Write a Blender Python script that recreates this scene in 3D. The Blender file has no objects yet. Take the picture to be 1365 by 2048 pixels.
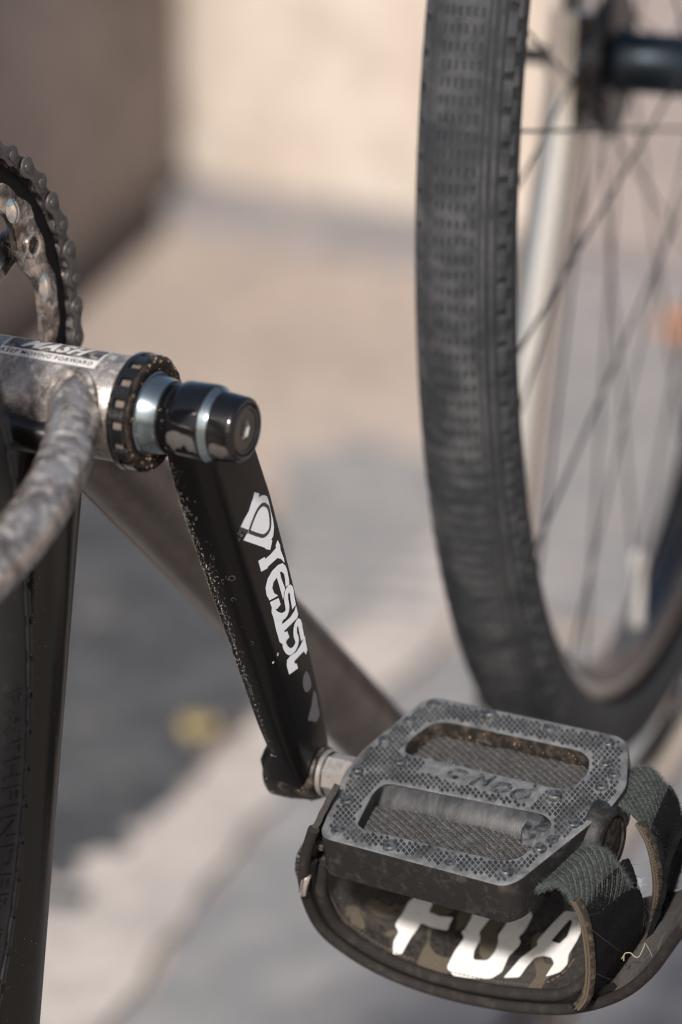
import bpy, bmesh, math, random
from math import sin, cos, pi, radians, sqrt, atan2, hypot
from mathutils import Vector, Matrix
random.seed(7)
sc = bpy.context.scene
COL = sc.collection

# ------------------------------------------------------------------ camera, sky, sun, exposure
CAM_H = 1.1914
cd_ = bpy.data.cameras.new('camera')
cam = bpy.data.objects.new('camera', cd_); COL.objects.link(cam)
cam.location = (0, 0, CAM_H); cam.rotation_euler = (radians(70), 0, 0)
cd_.sensor_fit = 'VERTICAL'; cd_.sensor_height = 36; cd_.sensor_width = 24; cd_.lens = 135
cd_.clip_start = 0.02; cd_.clip_end = 300
cd_.dof.use_dof = True; cd_.dof.focus_distance = 1.466; cd_.dof.aperture_fstop = 4.7
sc.camera = cam

SUN_EL, SUN_AZ = 38.0, 194.0      # azimuth of the sun, clockwise from +Y
world = bpy.data.worlds.new('World'); sc.world = world; world.use_nodes = True
wn = world.node_tree.nodes; wl = world.node_tree.links
bgn = wn['Background']
sky = wn.new('ShaderNodeTexSky'); sky.sky_type = 'NISHITA'; sky.sun_disc = False
sky.sun_elevation = radians(SUN_EL); sky.sun_rotation = radians(SUN_AZ)
sky.air_density = 1.0; sky.dust_density = 3.0; sky.ozone_density = 1.0
wl.new(sky.outputs['Color'], bgn.inputs['Color']); bgn.inputs['Strength'].default_value = 0.08
sl = bpy.data.lights.new('sun', 'SUN'); sl.energy = 3.3; sl.angle = radians(5); sl.color = (1.0, 0.95, 0.895)
sun = bpy.data.objects.new('sun', sl); COL.objects.link(sun)
az, el = radians(SUN_AZ), radians(SUN_EL)
to_sun = Vector((sin(az) * cos(el), cos(az) * cos(el), sin(el)))
sun.location = to_sun * 5; sun.rotation_euler = to_sun.to_track_quat('Z', 'Y').to_euler()
sc.view_settings.view_transform = 'Standard'; sc.view_settings.look = 'None'
sc.view_settings.exposure = 0.72; sc.view_settings.gamma = 1.0
sc.cycles.use_denoising = True; sc.cycles.denoiser = 'OPENIMAGEDENOISE'; sc.cycles.denoising_input_passes = 'RGB_ALBEDO_NORMAL'; sc.cycles.denoising_prefilter = 'ACCURATE'; sc.cycles.use_adaptive_sampling = False
sc.cycles.pixel_filter_type = 'BLACKMAN_HARRIS'; sc.cycles.filter_width = 1.2
sc.cycles.sample_clamp_indirect = 4.0; sc.cycles.max_bounces = 6; sc.cycles.diffuse_bounces = 3; sc.cycles.glossy_bounces = 3

# ------------------------------------------------------------------ materials
def nt(name):
    m = bpy.data.materials.new(name); m.use_nodes = True
    N = m.node_tree.nodes; K = m.node_tree.links
    return m, N, K, N['Principled BSDF']
def noise(N, K, co, scale, detail=4, rough=.6, dist=0.0):
    n = N.new('ShaderNodeTexNoise'); n.inputs['Scale'].default_value = scale; n.inputs['Detail'].default_value = detail
    n.inputs['Roughness'].default_value = rough; n.inputs['Distortion'].default_value = dist
    K.new(co, n.inputs['Vector']); return n.outputs['Fac']
def ramp(N, K, fac, a, b, ca=(0, 0, 0, 1), cb=(1, 1, 1, 1)):
    r = N.new('ShaderNodeValToRGB'); e = r.color_ramp.elements
    e[0].position = a; e[1].position = b; e[0].color = ca; e[1].color = cb
    K.new(fac, r.inputs['Fac']); return r.outputs['Color']
def mixc(N, K, fac, a, b):
    n = N.new('ShaderNodeMix'); n.data_type = 'RGBA'
    for i, v in ((0, fac), (6, a), (7, b)):
        if hasattr(v, 'links') or hasattr(v, 'is_linked'): K.new(v, n.inputs[i])
        else: n.inputs[i].default_value = v if i == 0 else (*v, 1)
    return n.outputs[2]
def mth(N, K, op, a, b=0.0):
    n = N.new('ShaderNodeMath'); n.operation = op; n.use_clamp = False
    for i, v in enumerate((a, b)):
        if hasattr(v, 'is_linked'): K.new(v, n.inputs[i])
        else: n.inputs[i].default_value = v
    return n.outputs[0]
def objco(N, K, scale=None):
    t = N.new('ShaderNodeTexCoord')
    if scale is None: return t.outputs['Object']
    m = N.new('ShaderNodeMapping'); m.inputs['Scale'].default_value = scale
    K.new(t.outputs['Object'], m.inputs['Vector']); return m.outputs['Vector']
def bump(N, K, P, h, strength, dist):
    b = N.new('ShaderNodeBump'); b.inputs['Strength'].default_value = strength; b.inputs['Distance'].default_value = dist
    K.new(h, b.inputs['Height']); K.new(b.outputs['Normal'], P.inputs['Normal'])

def mat(name, base, rough=.5, metal=0.0, dirt=None, dirt2=None, var=None, bmp=None, rough_dirt=.9, coat=0.0, stretch=None, spec=None):
    """dirt = (colour, noise scale, low, high, strength); var = (colour, scale, low, high)"""
    m, N, K, P = nt(name)
    co = objco(N, K, stretch)
    col = None; rg = None; mt = None
    P.inputs['Base Color'].default_value = (*base, 1); P.inputs['Roughness'].default_value = rough; P.inputs['Metallic'].default_value = metal
    if coat: P.inputs['Coat Weight'].default_value = coat; P.inputs['Coat Roughness'].default_value = .08
    if spec is None: spec = .5 if rough < .5 or metal > .3 else (.28 if rough < .75 else .12)
    if spec is not None: P.inputs['Specular IOR Level'].default_value = spec
    cur = base
    if var:
        f = ramp(N, K, noise(N, K, co, var[1], 5), var[2], var[3]); cur = mixc(N, K, f, cur, var[0])
    fm = None
    for d in (dirt, dirt2):
        if not d: continue
        f = mth(N, K, 'MULTIPLY', ramp(N, K, noise(N, K, co, d[1], 6, .65, .3), d[2], d[3]), d[4])
        cur = mixc(N, K, f, cur, d[0])
        fm = f if fm is None else mth(N, K, 'MAXIMUM', fm, f)
    if hasattr(cur, 'is_linked'): K.new(cur, P.inputs['Base Color'])
    if fm is not None:
        r = N.new('ShaderNodeMix'); K.new(fm, r.inputs[0]); r.inputs[2].default_value = rough; r.inputs[3].default_value = rough_dirt
        K.new(r.outputs[0], P.inputs['Roughness'])
        if metal:
            r = N.new('ShaderNodeMix'); K.new(fm, r.inputs[0]); r.inputs[2].default_value = metal; r.inputs[3].default_value = 0
            K.new(r.outputs[0], P.inputs['Metallic'])
    if bmp: bump(N, K, P, noise(N, K, co, bmp[0], 4), bmp[1], bmp[2])
    return m

M = {}
M['black_gloss'] = mat('black_gloss', (.0045, .0043, .0044), .25, 0, dirt=((.10, .09, .082), 330, .66, .84, .25), dirt2=((.30, .26, .22), 1500, .74, .84, .4), bmp=(90, .03, .001), spec=.12)
M['black_gloss_clean'] = mat('black_gloss_clean', (.0045, .0046, .005), .10, 0, dirt=((.10, .095, .09), 160, .64, .9, .3), spec=.5)
M['black_worn'] = mat('black_worn', (.006, .0055, .0055), .30, 0, dirt=((.085, .066, .052), 190, .46, .66, .75), dirt2=((.36, .22, .12), 800, .68, .76, .6), bmp=(400, .3, .0008), spec=.4)
M['dust_film'] = mat('dust_film', (.075, .069, .065), .38, 0, dirt=((.05, .045, .042), 420, .42, .62, .8))
M['anodised'] = mat('anodised', (.20, .24, .265), .20, .9, dirt=((.14, .11, .09), 200, .6, .8, .5))
M['cup_black'] = mat('cup_black', (.0075, .0075, .008), .26, 0, dirt=((.10, .078, .06), 260, .60, .76, .6), bmp=(500, .3, .0006))
M['cup_mud'] = mat('cup_mud', (.018, .0145, .012), .85, 0, dirt=((.085, .062, .046), 420, .48, .72, .8), dirt2=((.40, .25, .14), 1300, .68, .76, .8), bmp=(900, .8, .001))
M['steel'] = mat('steel', (.36, .335, .315), .27, .62, var=((.11, .092, .082), 90, .38, .66), dirt=((.50, .455, .42), 190, .50, .70, .75), dirt2=((.14, .10, .075), 800, .58, .70, .75), bmp=(420, .2, .0009), rough_dirt=.72)
M['steel_shaded'] = mat('steel_shaded', (.013, .0115, .011), .28, .3, var=((.009, .011, .010), 60, .35, .7), dirt=((.16, .115, .08), 700, .66, .74, .5), bmp=(300, .15, .0006), rough_dirt=.8, stretch=(1, 1, .3))  # same frame steel; shadow and dark reflections put into its base colour
M['steel_down'] = mat('steel_down', (.15, .128, .116), .42, .6, var=((.11, .09, .08), 40, .4, .7), dirt=((.30, .24, .20), 70, .5, .8, .5))
M['chrome'] = mat('chrome', (.80, .77, .74), .2, 1.0, dirt=((.30, .26, .22), 60, .62, .85, .5))
M['nickel'] = mat('nickel', (.86, .82, .77), .35, .25)
M['fork_steel'] = mat('fork_steel', (.66, .63, .61), .26, 1.0)
M['ring_alloy'] = mat('ring_alloy', (.62, .57, .53), .2, .95, var=((.10, .09, .08), 70, .44, .60), dirt=((.035, .029, .025), 130, .52, .62, .85), bmp=(200, .2, .001))
M['chain_steel'] = mat('chain_steel', (.12, .112, .11), .34, .8, dirt=((.045, .038, .034), 420, .40, .68, .75), dirt2=((.32, .26, .22), 900, .66, .8, .5))
M['black_band'] = mat('black_band', (.006, .0055, .0055), .6, 0, spec=.12)
M['rubber'] = mat('rubber', (.017, .018, .020), .72, 0, dirt=((.044, .045, .048), 60, .40, .75, .6), bmp=(700, .3, .0006))
M['rubber_dark'] = mat('rubber_dark', (.014, .014, .0145), .5, 0, dirt=((.06, .055, .05), 160, .55, .8, .4), bmp=(900, .25, .0004))
M['rubber_tread'] = mat('rubber_tread', (.030, .032, .036), .8, 0, dirt=((.092, .092, .094), 50, .42, .70, .8), dirt2=((.16, .145, .13), 260, .62, .74, .5))
M['rim'] = mat('rim', (.014, .014, .015), .2, 0, dirt=((.10, .09, .08), 60, .5, .8, .4))
M['rim_track'] = mat('rim_track', (.42, .37, .33), .32, .9)
M['spoke'] = mat('spoke', (.02, .02, .021), .35, .3)
M['hub'] = mat('hub', (.010, .010, .011), .24, .2)
M['hub_shell'] = mat('hub_shell', (.025, .034, .043), .32, .8)
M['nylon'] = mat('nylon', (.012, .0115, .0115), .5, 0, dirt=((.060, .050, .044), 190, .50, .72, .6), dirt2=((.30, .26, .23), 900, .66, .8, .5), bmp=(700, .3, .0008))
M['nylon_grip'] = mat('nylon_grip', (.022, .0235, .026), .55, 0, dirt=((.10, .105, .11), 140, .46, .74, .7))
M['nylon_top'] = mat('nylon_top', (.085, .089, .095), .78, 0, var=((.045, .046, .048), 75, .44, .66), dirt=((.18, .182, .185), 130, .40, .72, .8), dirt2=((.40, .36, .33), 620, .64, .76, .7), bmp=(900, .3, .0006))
M['nylon_worn'] = mat('nylon_worn', (.022, .0225, .024), .45, 0, var=((.06, .06, .062), 60, .4, .75), dirt=((.11, .10, .095), 300, .5, .8, .5), bmp=(500, .2, .0006), stretch=(3, 1, 1))
M['nylon_pin'] = mat('nylon_pin', (.014, .015, .017), .4, 0, dirt=((.15, .155, .165), 300, .4, .7, .7))
M['nylon_mud'] = mat('nylon_mud', (.016, .014, .0125), .5, 0, dirt=((.085, .064, .05), 260, .46, .68, .8), dirt2=((.30, .23, .17), 1500, .68, .76, .8), bmp=(600, .5, .001))
M['axle_steel'] = mat('axle_steel', (.32, .31, .30), .40, .7, dirt=((.17, .135, .11), 150, .42, .64, .8))
M['white_print'] = mat('white_print', (.76, .775, .79), .42, 0, dirt=((.42, .40, .38), 420, .64, .80, .5), dirt2=((.10, .10, .10), 1300, .72, .76, .8))
M['cloth_print'] = mat('cloth_print', (.62, .61, .595), .85, 0, dirt=((.40, .37, .34), 160, .52, .78, .6), dirt2=((.25, .22, .20), 1500, .66, .74, .6), bmp=(1700, .5, .0004))
M['glue'] = mat('glue', (.105, .10, .102), .55)
M['glue_dust'] = mat('glue_dust', (.13, .11, .095), .9, 0, dirt=((.10, .08, .07), 500, .45, .6, .8))
M['sticker_white'] = mat('sticker_white', (.50, .48, .46), .6, 0, dirt=((.25, .22, .2), 400, .48, .75, .75))
M['sticker_black'] = mat('sticker_black', (.03, .028, .028), .5, 0, dirt=((.3, .28, .26), 350, .45, .7, .8))
M['ink'] = mat('ink', (.03, .03, .03), .6)
M['piping'] = mat('piping', (.021, .019, .018), .9, 0, dirt=((.065, .053, .044), 150, .5, .8, .7), bmp=(1800, .5, .0005))
M['stitch'] = mat('stitch', (.095, .074, .054), .9)
M['binding'] = mat('binding', (.022, .020, .018), .95, 0, dirt=((.12, .088, .06), 350, .46, .70, .85), bmp=(1200, .6, .001))
M['fuzz'] = mat('fuzz', (.075, .085, .085), .9)
M['fuzz_black'] = mat('fuzz_black', (.0055, .0055, .006), .95)
M['cobweb'] = mat('cobweb', (.36, .41, .45), .7)
M['straw'] = mat('straw', (.27, .245, .18), .7)
M['saddle'] = mat('saddle', (.02, .02, .02), .6)
M['grit'] = mat('grit', (.19, .165, .145), .95, 0)
M['dirt'] = mat('dirt', (.20, .145, .10), .95, 0, var=((.40, .28, .18), 300, .45, .6))

def webbing_mat(name, base, light, fq):
    m, N, K, P = nt(name); P.inputs['Roughness'].default_value = .92; P.inputs['Specular IOR Level'].default_value = .12
    co = objco(N, K); at = N.new('ShaderNodeAttribute'); at.attribute_name = 'yarn_shade'  # shading of the weave painted in: gaps dark, raised yarns pale
    f = ramp(N, K, noise(N, K, co, 200, 5), .32, .78); c1 = mixc(N, K, f, light, tuple(x * 1.7 for x in light))
    g = mth(N, K, 'MULTIPLY', at.outputs['Fac'], ramp(N, K, noise(N, K, co, 900, 3), .2, .6))
    K.new(mixc(N, K, g, base, c1), P.inputs['Base Color']); bump(N, K, P, noise(N, K, co, 2200, 2), .6, .0006); return m
def webbing_mat_old(name, base, light, fq):
    m, N, K, P = nt(name); P.inputs['Roughness'].default_value = .9
    co = objco(N, K)
    f = ramp(N, K, noise(N, K, co, 240, 5), .35, .75)
    f2 = ramp(N, K, noise(N, K, co, 1600, 2), .45, .75)
    c1 = mixc(N, K, f, base, light)
    c2 = mixc(N, K, mth(N, K, 'MULTIPLY', f2, .5), c1, tuple(min(1, x * 1.8) for x in light))
    K.new(c2, P.inputs['Base Color'])
    bump(N, K, P, noise(N, K, co, 2200, 2), .6, .0006)
    return m
M['webbing'] = webbing_mat('webbing', (.008, .008, .008), (.092, .090, .089), 1)
M['webbing_green'] = webbing_mat('webbing_green', (.010, .0115, .011), (.066, .072, .070), 1)

def camo_mat():
    m, N, K, P = nt('camo_fabric'); P.inputs['Roughness'].default_value = .92; P.inputs['Specular IOR Level'].default_value = .12
    co = objco(N, K)
    a = ramp(N, K, noise(N, K, co, 32, 1.5, .4, .8), .50, .52)
    b = ramp(N, K, noise(N, K, objco(N, K, (1.3, .9, 1.1)), 42, 1.5, .4, 1.2), .585, .605)
    c = mixc(N, K, a, (.013, .0115, .011), (.032, .028, .0265)); c = mixc(N, K, b, c, (.082, .068, .050))
    f = ramp(N, K, noise(N, K, co, 500, 4), .35, .8); c = mixc(N, K, mth(N, K, 'MULTIPLY', f, .25), c, (.16, .14, .125))
    K.new(c, P.inputs['Base Color']); P.inputs['Sheen Weight'].default_value = .04
    w = N.new('ShaderNodeTexWave'); w.inputs['Scale'].default_value = 700; w.inputs['Distortion'].default_value = 1.0; K.new(co, w.inputs['Vector'])
    bump(N, K, P, w.outputs['Fac'], .4, .0004)
    return m
M['camo'] = camo_mat()

def ground_mat(name, c1, c2, c3, s1, s2, bscale=120, mott=.5):
    m, N, K, P = nt(name); P.inputs['Roughness'].default_value = .92; P.inputs['Specular IOR Level'].default_value = .15
    co = objco(N, K)
    c = mixc(N, K, ramp(N, K, noise(N, K, co, s1, 4), .38, .66), c1, c2)
    c = mixc(N, K, mth(N, K, 'MULTIPLY', ramp(N, K, noise(N, K, co, s2 * 3.2, 6, .7), .46, .62), mott), c, tuple(x * .55 for x in c3))
    c = mixc(N, K, mth(N, K, 'MULTIPLY', ramp(N, K, noise(N, K, co, s2, 5), .48, .72), .8), c, c3)
    K.new(c, P.inputs['Base Color']); bump(N, K, P, noise(N, K, co, bscale, 6), .6, .004)
    return m
M['ground'] = ground_mat('ground', (.37, .305, .262), (.43, .36, .312), (.33, .285, .255), 2.2, 7)
M['slab'] = ground_mat('slab', (.43, .385, .352), (.49, .44, .405), (.35, .32, .30), 4, 11)
M['shadow_dark'] = ground_mat('shadow_dark', (.044, .047, .053), (.066, .069, .075), (.12, .121, .126), 5, 13)  # ground under the bicycle's shadow, its darkness put into the colour
M['shade_mid'] = ground_mat('shade_mid', (.19, .192, .197), (.24, .237, .238), (.31, .295, .285), 6, 18)  # shaded ground, the grey of the shade put into the colour
M['shade_grey'] = ground_mat('shade_grey', (.21, .208, .213), (.26, .25, .252), (.32, .295, .285), 7, 14)  # paler shaded ground, shade also given as colour
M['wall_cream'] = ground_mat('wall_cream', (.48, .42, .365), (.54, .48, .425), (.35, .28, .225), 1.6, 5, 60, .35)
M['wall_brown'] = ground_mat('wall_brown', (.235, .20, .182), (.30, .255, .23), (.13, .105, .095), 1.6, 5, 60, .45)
M['skirting'] = ground_mat('skirting', (.055, .047, .045), (.075, .063, .06), (.04, .036, .035), 5, 12)
M['pebble'] = ground_mat('pebble', (.10, .095, .092), (.40, .35, .31), (.22, .20, .19), 18, 40)
M['gutter'] = ground_mat('gutter', (.21, .20, .205), (.27, .25, .25), (.16, .155, .16), 5, 12)
M['wall_shade_grey'] = ground_mat('wall_shade_grey', (.24, .21, .20), (.29, .25, .24), (.21, .185, .18), 2, 5)  # cream wall where it lies in shade, painted as grey
M['leaf_yellow'] = mat('leaf_yellow', (.42, .33, .16), .8, var=((.3, .22, .09), 60, .4, .7))
M['leaf_orange'] = mat('leaf_orange', (.52, .20, .07), .7)
M['leaf_green'] = mat('leaf_green', (.38, .38, .10), .7)

# ------------------------------------------------------------------ placing helpers
BBH = .74
ROOT_LOC = Vector((-.10951, 1.36747, 0)); ROOT_RZ = radians(-28)
def props(o, label=None, cat=None, group=None, kind=None):
    if label: o['label'] = label
    if cat: o['category'] = cat
    if group: o['group'] = group
    if kind: o['kind'] = kind
    return o
def empty(name, loc=(0, 0, 0), rz=0, parent=None):
    o = bpy.data.objects.new(name, None); COL.objects.link(o); o.location = loc; o.rotation_euler = (0, 0, rz); o.empty_display_size = .05
    if parent: o.parent = parent
    return o
def link(name, me, material, parent=None, mtx=None, smooth=True, sharp=35):
    o = bpy.data.objects.new(name, me); COL.objects.link(o)
    if material and not me.materials: me.materials.append(M[material])
    if parent is not None: o.parent = parent
    if mtx is not None: o.matrix_local = mtx
    if smooth:
        me.polygons.foreach_set('use_smooth', [True] * len(me.polygons))
        if sharp: me.set_sharp_from_angle(angle=radians(sharp))
    return o
IDM = Matrix.Translation((0, 0, BBH))           # mm frame about the bottom bracket, in bicycle space
class MB:
    """collects faces in millimetres; build() writes metres"""
    def __init__(s): s.v = []; s.f = []
    def add(s, vs, fs):
        b = len(s.v); s.v += [tuple(x) for x in vs]; s.f += [tuple(i + b for i in f) for f in fs]
    def box(s, c, h, R=None):
        vs = [Vector((sx * h[0], sy * h[1], sz * h[2])) for sx in (-1, 1) for sy in (-1, 1) for sz in (-1, 1)]
        if R is not None: vs = [R @ x for x in vs]
        c = Vector(c); s.add([c + x for x in vs], [(0, 1, 3, 2), (4, 6, 7, 5), (0, 4, 5, 1), (2, 3, 7, 6), (0, 2, 6, 4), (1, 5, 7, 3)])
    def tube(s, pts, r, n=16, closed=False, flat=None, caps=True, up=None):
        pts = [Vector(p) for p in pts]; k = len(pts)
        rr = r if isinstance(r, (list, tuple)) else [r] * k
        tans = []
        for i in range(k):
            a = pts[(i - 1) % k] if (closed or i > 0) else pts[i]; b = pts[(i + 1) % k] if (closed or i < k - 1) else pts[i]
            tans.append((b - a).normalized())
        t0 = tans[0]; nrm = Vector(up) if up else (Vector((0, 0, 1)) if abs(t0.z) < .9 else Vector((1, 0, 0)))
        nrm = (nrm - t0 * nrm.dot(t0)).normalized(); base = len(s.v)
        for i in range(k):
            if i: 
                q = tans[i - 1].rotation_difference(tans[i]); nrm = q @ nrm; nrm = (nrm - tans[i] * nrm.dot(tans[i])).normalized()
            bn = tans[i].cross(nrm); fx, fy = (flat[i] if isinstance(flat, list) else flat) if flat else (1, 1)
            for j in range(n):
                a = 2 * pi * j / n; s.v.append(tuple(pts[i] + nrm * (rr[i] * fx * cos(a)) + bn * (rr[i] * fy * sin(a))))
        for i in range(k if closed else k - 1):
            i2 = (i + 1) % k
            for j in range(n):
                j2 = (j + 1) % n; s.f.append((base + i * n + j, base + i * n + j2, base + i2 * n + j2, base + i2 * n + j))
        if caps and not closed:
            s.f.append(tuple(base + j for j in reversed(range(n)))); s.f.append(tuple(base + (k - 1) * n + j for j in range(n)))
    def lathe(s, prof, n=48, c=(0, 0, 0), a0=0, a1=2 * pi, mod=None):
        """prof = [(x, r)] turned about the x axis through c"""
        full = abs(a1 - a0 - 2 * pi) < 1e-6; cols = n if full else n + 1; base = len(s.v); m = len(prof)
        for j in range(cols):
            a = a0 + (a1 - a0) * j / n
            for i, (x, r) in enumerate(prof):
                q = mod(a, i, r) if mod else r
                s.v.append((c[0] + x, c[1] + q * cos(a), c[2] + q * sin(a)))
        for j in range(n):
            j2 = (j + 1) % cols
            for i in range(m - 1): s.f.append((base + j * m + i, base + j2 * m + i, base + j2 * m + i + 1, base + j * m + i + 1))
    def mesh(s, name):
        me = bpy.data.meshes.new(name); me.from_pydata([(x * .001, y * .001, z * .001) for x, y, z in s.v], [], s.f); me.update()
        bm = bmesh.new(); bm.from_mesh(me); bmesh.ops.remove_doubles(bm, verts=bm.verts, dist=1e-7)
        bmesh.ops.recalc_face_normals(bm, faces=bm.faces); bm.to_mesh(me); bm.free(); return me
    def build(s, name, material, parent=None, mtx=IDM, smooth=True, sharp=35):
        return link(name, s.mesh(name), material, parent, mtx, smooth, sharp)
def sub(mtxp, mtxc): return mtxp.inverted() @ mtxc   # local matrix of a child given both in the same space
def catmull(pts, per=8):
    pts = [Vector(p) for p in pts]; out = []
    for i in range(len(pts) - 1):
        p0 = pts[max(i - 1, 0)]; p1 = pts[i]; p2 = pts[i + 1]; p3 = pts[min(i + 2, len(pts) - 1)]
        for k in range(per):
            t = k / per
            out.append(.5 * ((2 * p1) + (p2 - p0) * t + (2 * p0 - 5 * p1 + 4 * p2 - p3) * t * t + (3 * p1 - p0 - 3 * p2 + p3) * t ** 3))
    out.append(pts[-1]); return out
def round_poly(poly, r, n=4):
    out = []; k = len(poly)
    for i in range(k):
        a, b, c = Vector(poly[i - 1]), Vector(poly[i]), Vector(poly[(i + 1) % k])
        d = min(r, (a - b).length * .45, (c - b).length * .45); p = b + (a - b).normalized() * d; q = b + (c - b).normalized() * d
        for j in range(n + 1):
            t = j / n; out.append(tuple(p * (1 - t) ** 2 + b * 2 * t * (1 - t) + q * t * t))
    return out
def fill2d(loops, extrude=0, bevel=0, res=2):
    """flat outline with holes (mm) -> mesh data as (verts, faces), through a 2D curve"""
    cu = bpy.data.curves.new('outline', 'CURVE'); cu.dimensions = '2D'; cu.fill_mode = 'BOTH' if extrude or bevel else 'FRONT'
    cu.extrude = extrude; cu.bevel_depth = bevel; cu.bevel_resolution = res
    for lp in loops:
        sp = cu.splines.new('POLY'); sp.points.add(len(lp) - 1)
        for p, (x, y) in zip(sp.points, [q[:2] for q in lp]): p.co = (x, y, 0, 1)
        sp.use_cyclic_u = True
    o = bpy.data.objects.new('outline', cu); COL.objects.link(o)
    dg = bpy.context.evaluated_depsgraph_get(); me = bpy.data.meshes.new_from_object(o.evaluated_get(dg))
    vs = [tuple(v.co) for v in me.vertices]; fs = [tuple(p.vertices) for p in me.polygons]
    bpy.data.objects.remove(o); bpy.data.curves.remove(cu); bpy.data.meshes.remove(me); return vs, fs
def text2d(txt, size, shear=0, offset=0, spacing=1, align='CENTER', extrude=0):
    cu = bpy.data.curves.new('lettering', 'FONT'); cu.body = txt; cu.size = size; cu.shear = shear; cu.offset = offset; cu.space_character = spacing
    cu.align_x = align; cu.align_y = 'CENTER'; cu.extrude = extrude; cu.resolution_u = 3
    o = bpy.data.objects.new('lettering', cu); COL.objects.link(o)
    dg = bpy.context.evaluated_depsgraph_get(); me = bpy.data.meshes.new_from_object(o.evaluated_get(dg))
    vs = [tuple(v.co) for v in me.vertices]; fs = [tuple(p.vertices) for p in me.polygons]
    bpy.data.objects.remove(o); bpy.data.curves.remove(cu); bpy.data.meshes.remove(me); return vs, fs
def finer(vs, fs, maxlen):
    bm = bmesh.new(); bv = [bm.verts.new(v) for v in vs]
    for f in fs:
        try: bm.faces.new([bv[i] for i in f])
        except ValueError: pass
    bmesh.ops.triangulate(bm, faces=bm.faces)
    for _ in range(7):
        es = [e for e in bm.edges if e.calc_length() > maxlen]
        if not es: break
        bmesh.ops.subdivide_edges(bm, edges=es, cuts=1); bmesh.ops.triangulate(bm, faces=bm.faces)
    bm.verts.index_update(); out = [tuple(v.co) for v in bm.verts], [tuple(v.index for v in f.verts) for f in bm.faces]; bm.free(); return out
def stroke(pts, w, n=10):
    """outline of a thick 2D line with round ends"""
    P = [Vector(p).to_2d() for p in catmull([(x, y, 0) for x, y in pts], 6)]; L_, R_ = [], []
    for i, p in enumerate(P):
        t = (P[min(i + 1, len(P) - 1)] - P[max(i - 1, 0)]).normalized(); q = Vector((-t.y, t.x)) * w / 2; L_.append(p + q); R_.append(p - q)
    return L_, R_
def stroke_mesh(pts, w):
    L_, R_ = stroke(pts, w); vs = [(p.x, p.y, 0) for p in L_] + [(p.x, p.y, 0) for p in R_]; k = len(L_)
    return vs, [(i, i + 1, k + i + 1, k + i) for i in range(k - 1)]

FI = Matrix.Identity(4)
def grains(name, parent, spots, n, rmin, rmax, material='dirt'):
    m = MB()
    for _ in range(n):
        p = spots(); r = random.uniform(rmin, rmax) * random.uniform(.5, 1); R = Matrix.Rotation(random.uniform(0, 6), 3, Vector((random.uniform(-1, 1), random.uniform(-1, 1), random.uniform(-1, 1))).normalized())
        vs = [R @ Vector(v) * r for v in ((1, 0, .2), (-.4, .9, 0), (-.5, -.8, .1), (0, .1, .9), (.1, 0, -.8))]
        m.add([Vector(p) + v for v in vs], [(0, 1, 3), (1, 2, 3), (2, 0, 3), (1, 0, 4), (2, 1, 4), (0, 2, 4)])
    o = m.build(name, material, parent, FI, smooth=False); props(o, kind='stuff'); return o
def pip(pt, poly):
    x, y = pt; c = False
    for i in range(len(poly)):
        x1, y1 = poly[i - 1][:2]; x2, y2 = poly[i][:2]
        if (y1 > y) != (y2 > y) and x < (x2 - x1) * (y - y1) / (y2 - y1) + x1: c = not c
    return c
def near(pt, poly):
    d = 1e9; p = Vector(pt)
    for i in range(len(poly)):
        a = Vector(poly[i - 1][:2]); b = Vector(poly[i][:2]); t = max(0, min(1, (p - a).dot(b - a) / max(1e-9, (b - a).length_squared))); d = min(d, (p - a - (b - a) * t).length)
    return d

# ------------------------------------------------------------------ the setting
def sheet(name, pts, z, material, kind='structure'):
    me = bpy.data.meshes.new(name); me.from_pydata([(x, y, z) for x, y in pts], [], [tuple(range(len(pts)))]); me.update()
    o = link(name, me, material, smooth=False); props(o, kind=kind); return o
def ragged(pts, amp, step=.05):
    out = []
    for i, p in enumerate(pts):
        a = Vector(p); b = Vector(pts[(i + 1) % len(pts)]); n = max(1, int((b - a).length / step))
        for k in range(n):
            q = a.lerp(b, k / n); out.append((q.x + random.uniform(-amp, amp), q.y + random.uniform(-amp, amp)))
    return out
sheet('ground', [(-40, -10), (40, -10), (40, 60), (-40, 60)], 0, 'ground')
sheet('shadow_patch', ragged([(-.95, 1.2), (-.30, 3.36), (-.20, 3.37), (-.085, 3.33), (-.052, 3.22), (-.05, 2.98), (-.118, 2.63), (-.20, 2.49), (-.24, 2.46), (-.6, 1.2)], .012), .004, 'shadow_dark')  # painted shadow of the bicycle, laid on as a dark sheet
sheet('strip', ragged([(-.052, 3.40), (.02, 3.46), (.09, 3.41), (.083, 3.22), (-.015, 2.95), (-.050, 2.98), (-.050, 3.20)], .012), .004, 'shade_grey')  # painted shadow band beyond it, laid on as a grey sheet
sheet('pavement', ragged([(-.62, 1.2), (-.24, 2.455), (-.118, 2.62), (.085, 3.20), (.10, 3.10), (.092, 2.951), (-.014, 2.734), (-.098, 2.468), (-.42, 1.2)], .006), .008, 'slab')
sheet('yard_shade', ragged([(-.41, 1.2), (-.095, 2.468), (-.010, 2.734), (.095, 2.951), (.22, 2.95), (.30, 2.5), (1.6, 1.2)], .006), .004, 'shade_mid')  # shaded ground at lower right, painted as a grey sheet
sheet('ground_shade', ragged([(.13, 3.02), (.16, 3.5), (.20, 4.02), (1.5, 3.4), (1.4, 2.4), (.36, 2.6), (.23, 2.97)], .01), .006, 'shade_grey')  # shaded ground behind the front wheel, painted as a grey sheet

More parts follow.
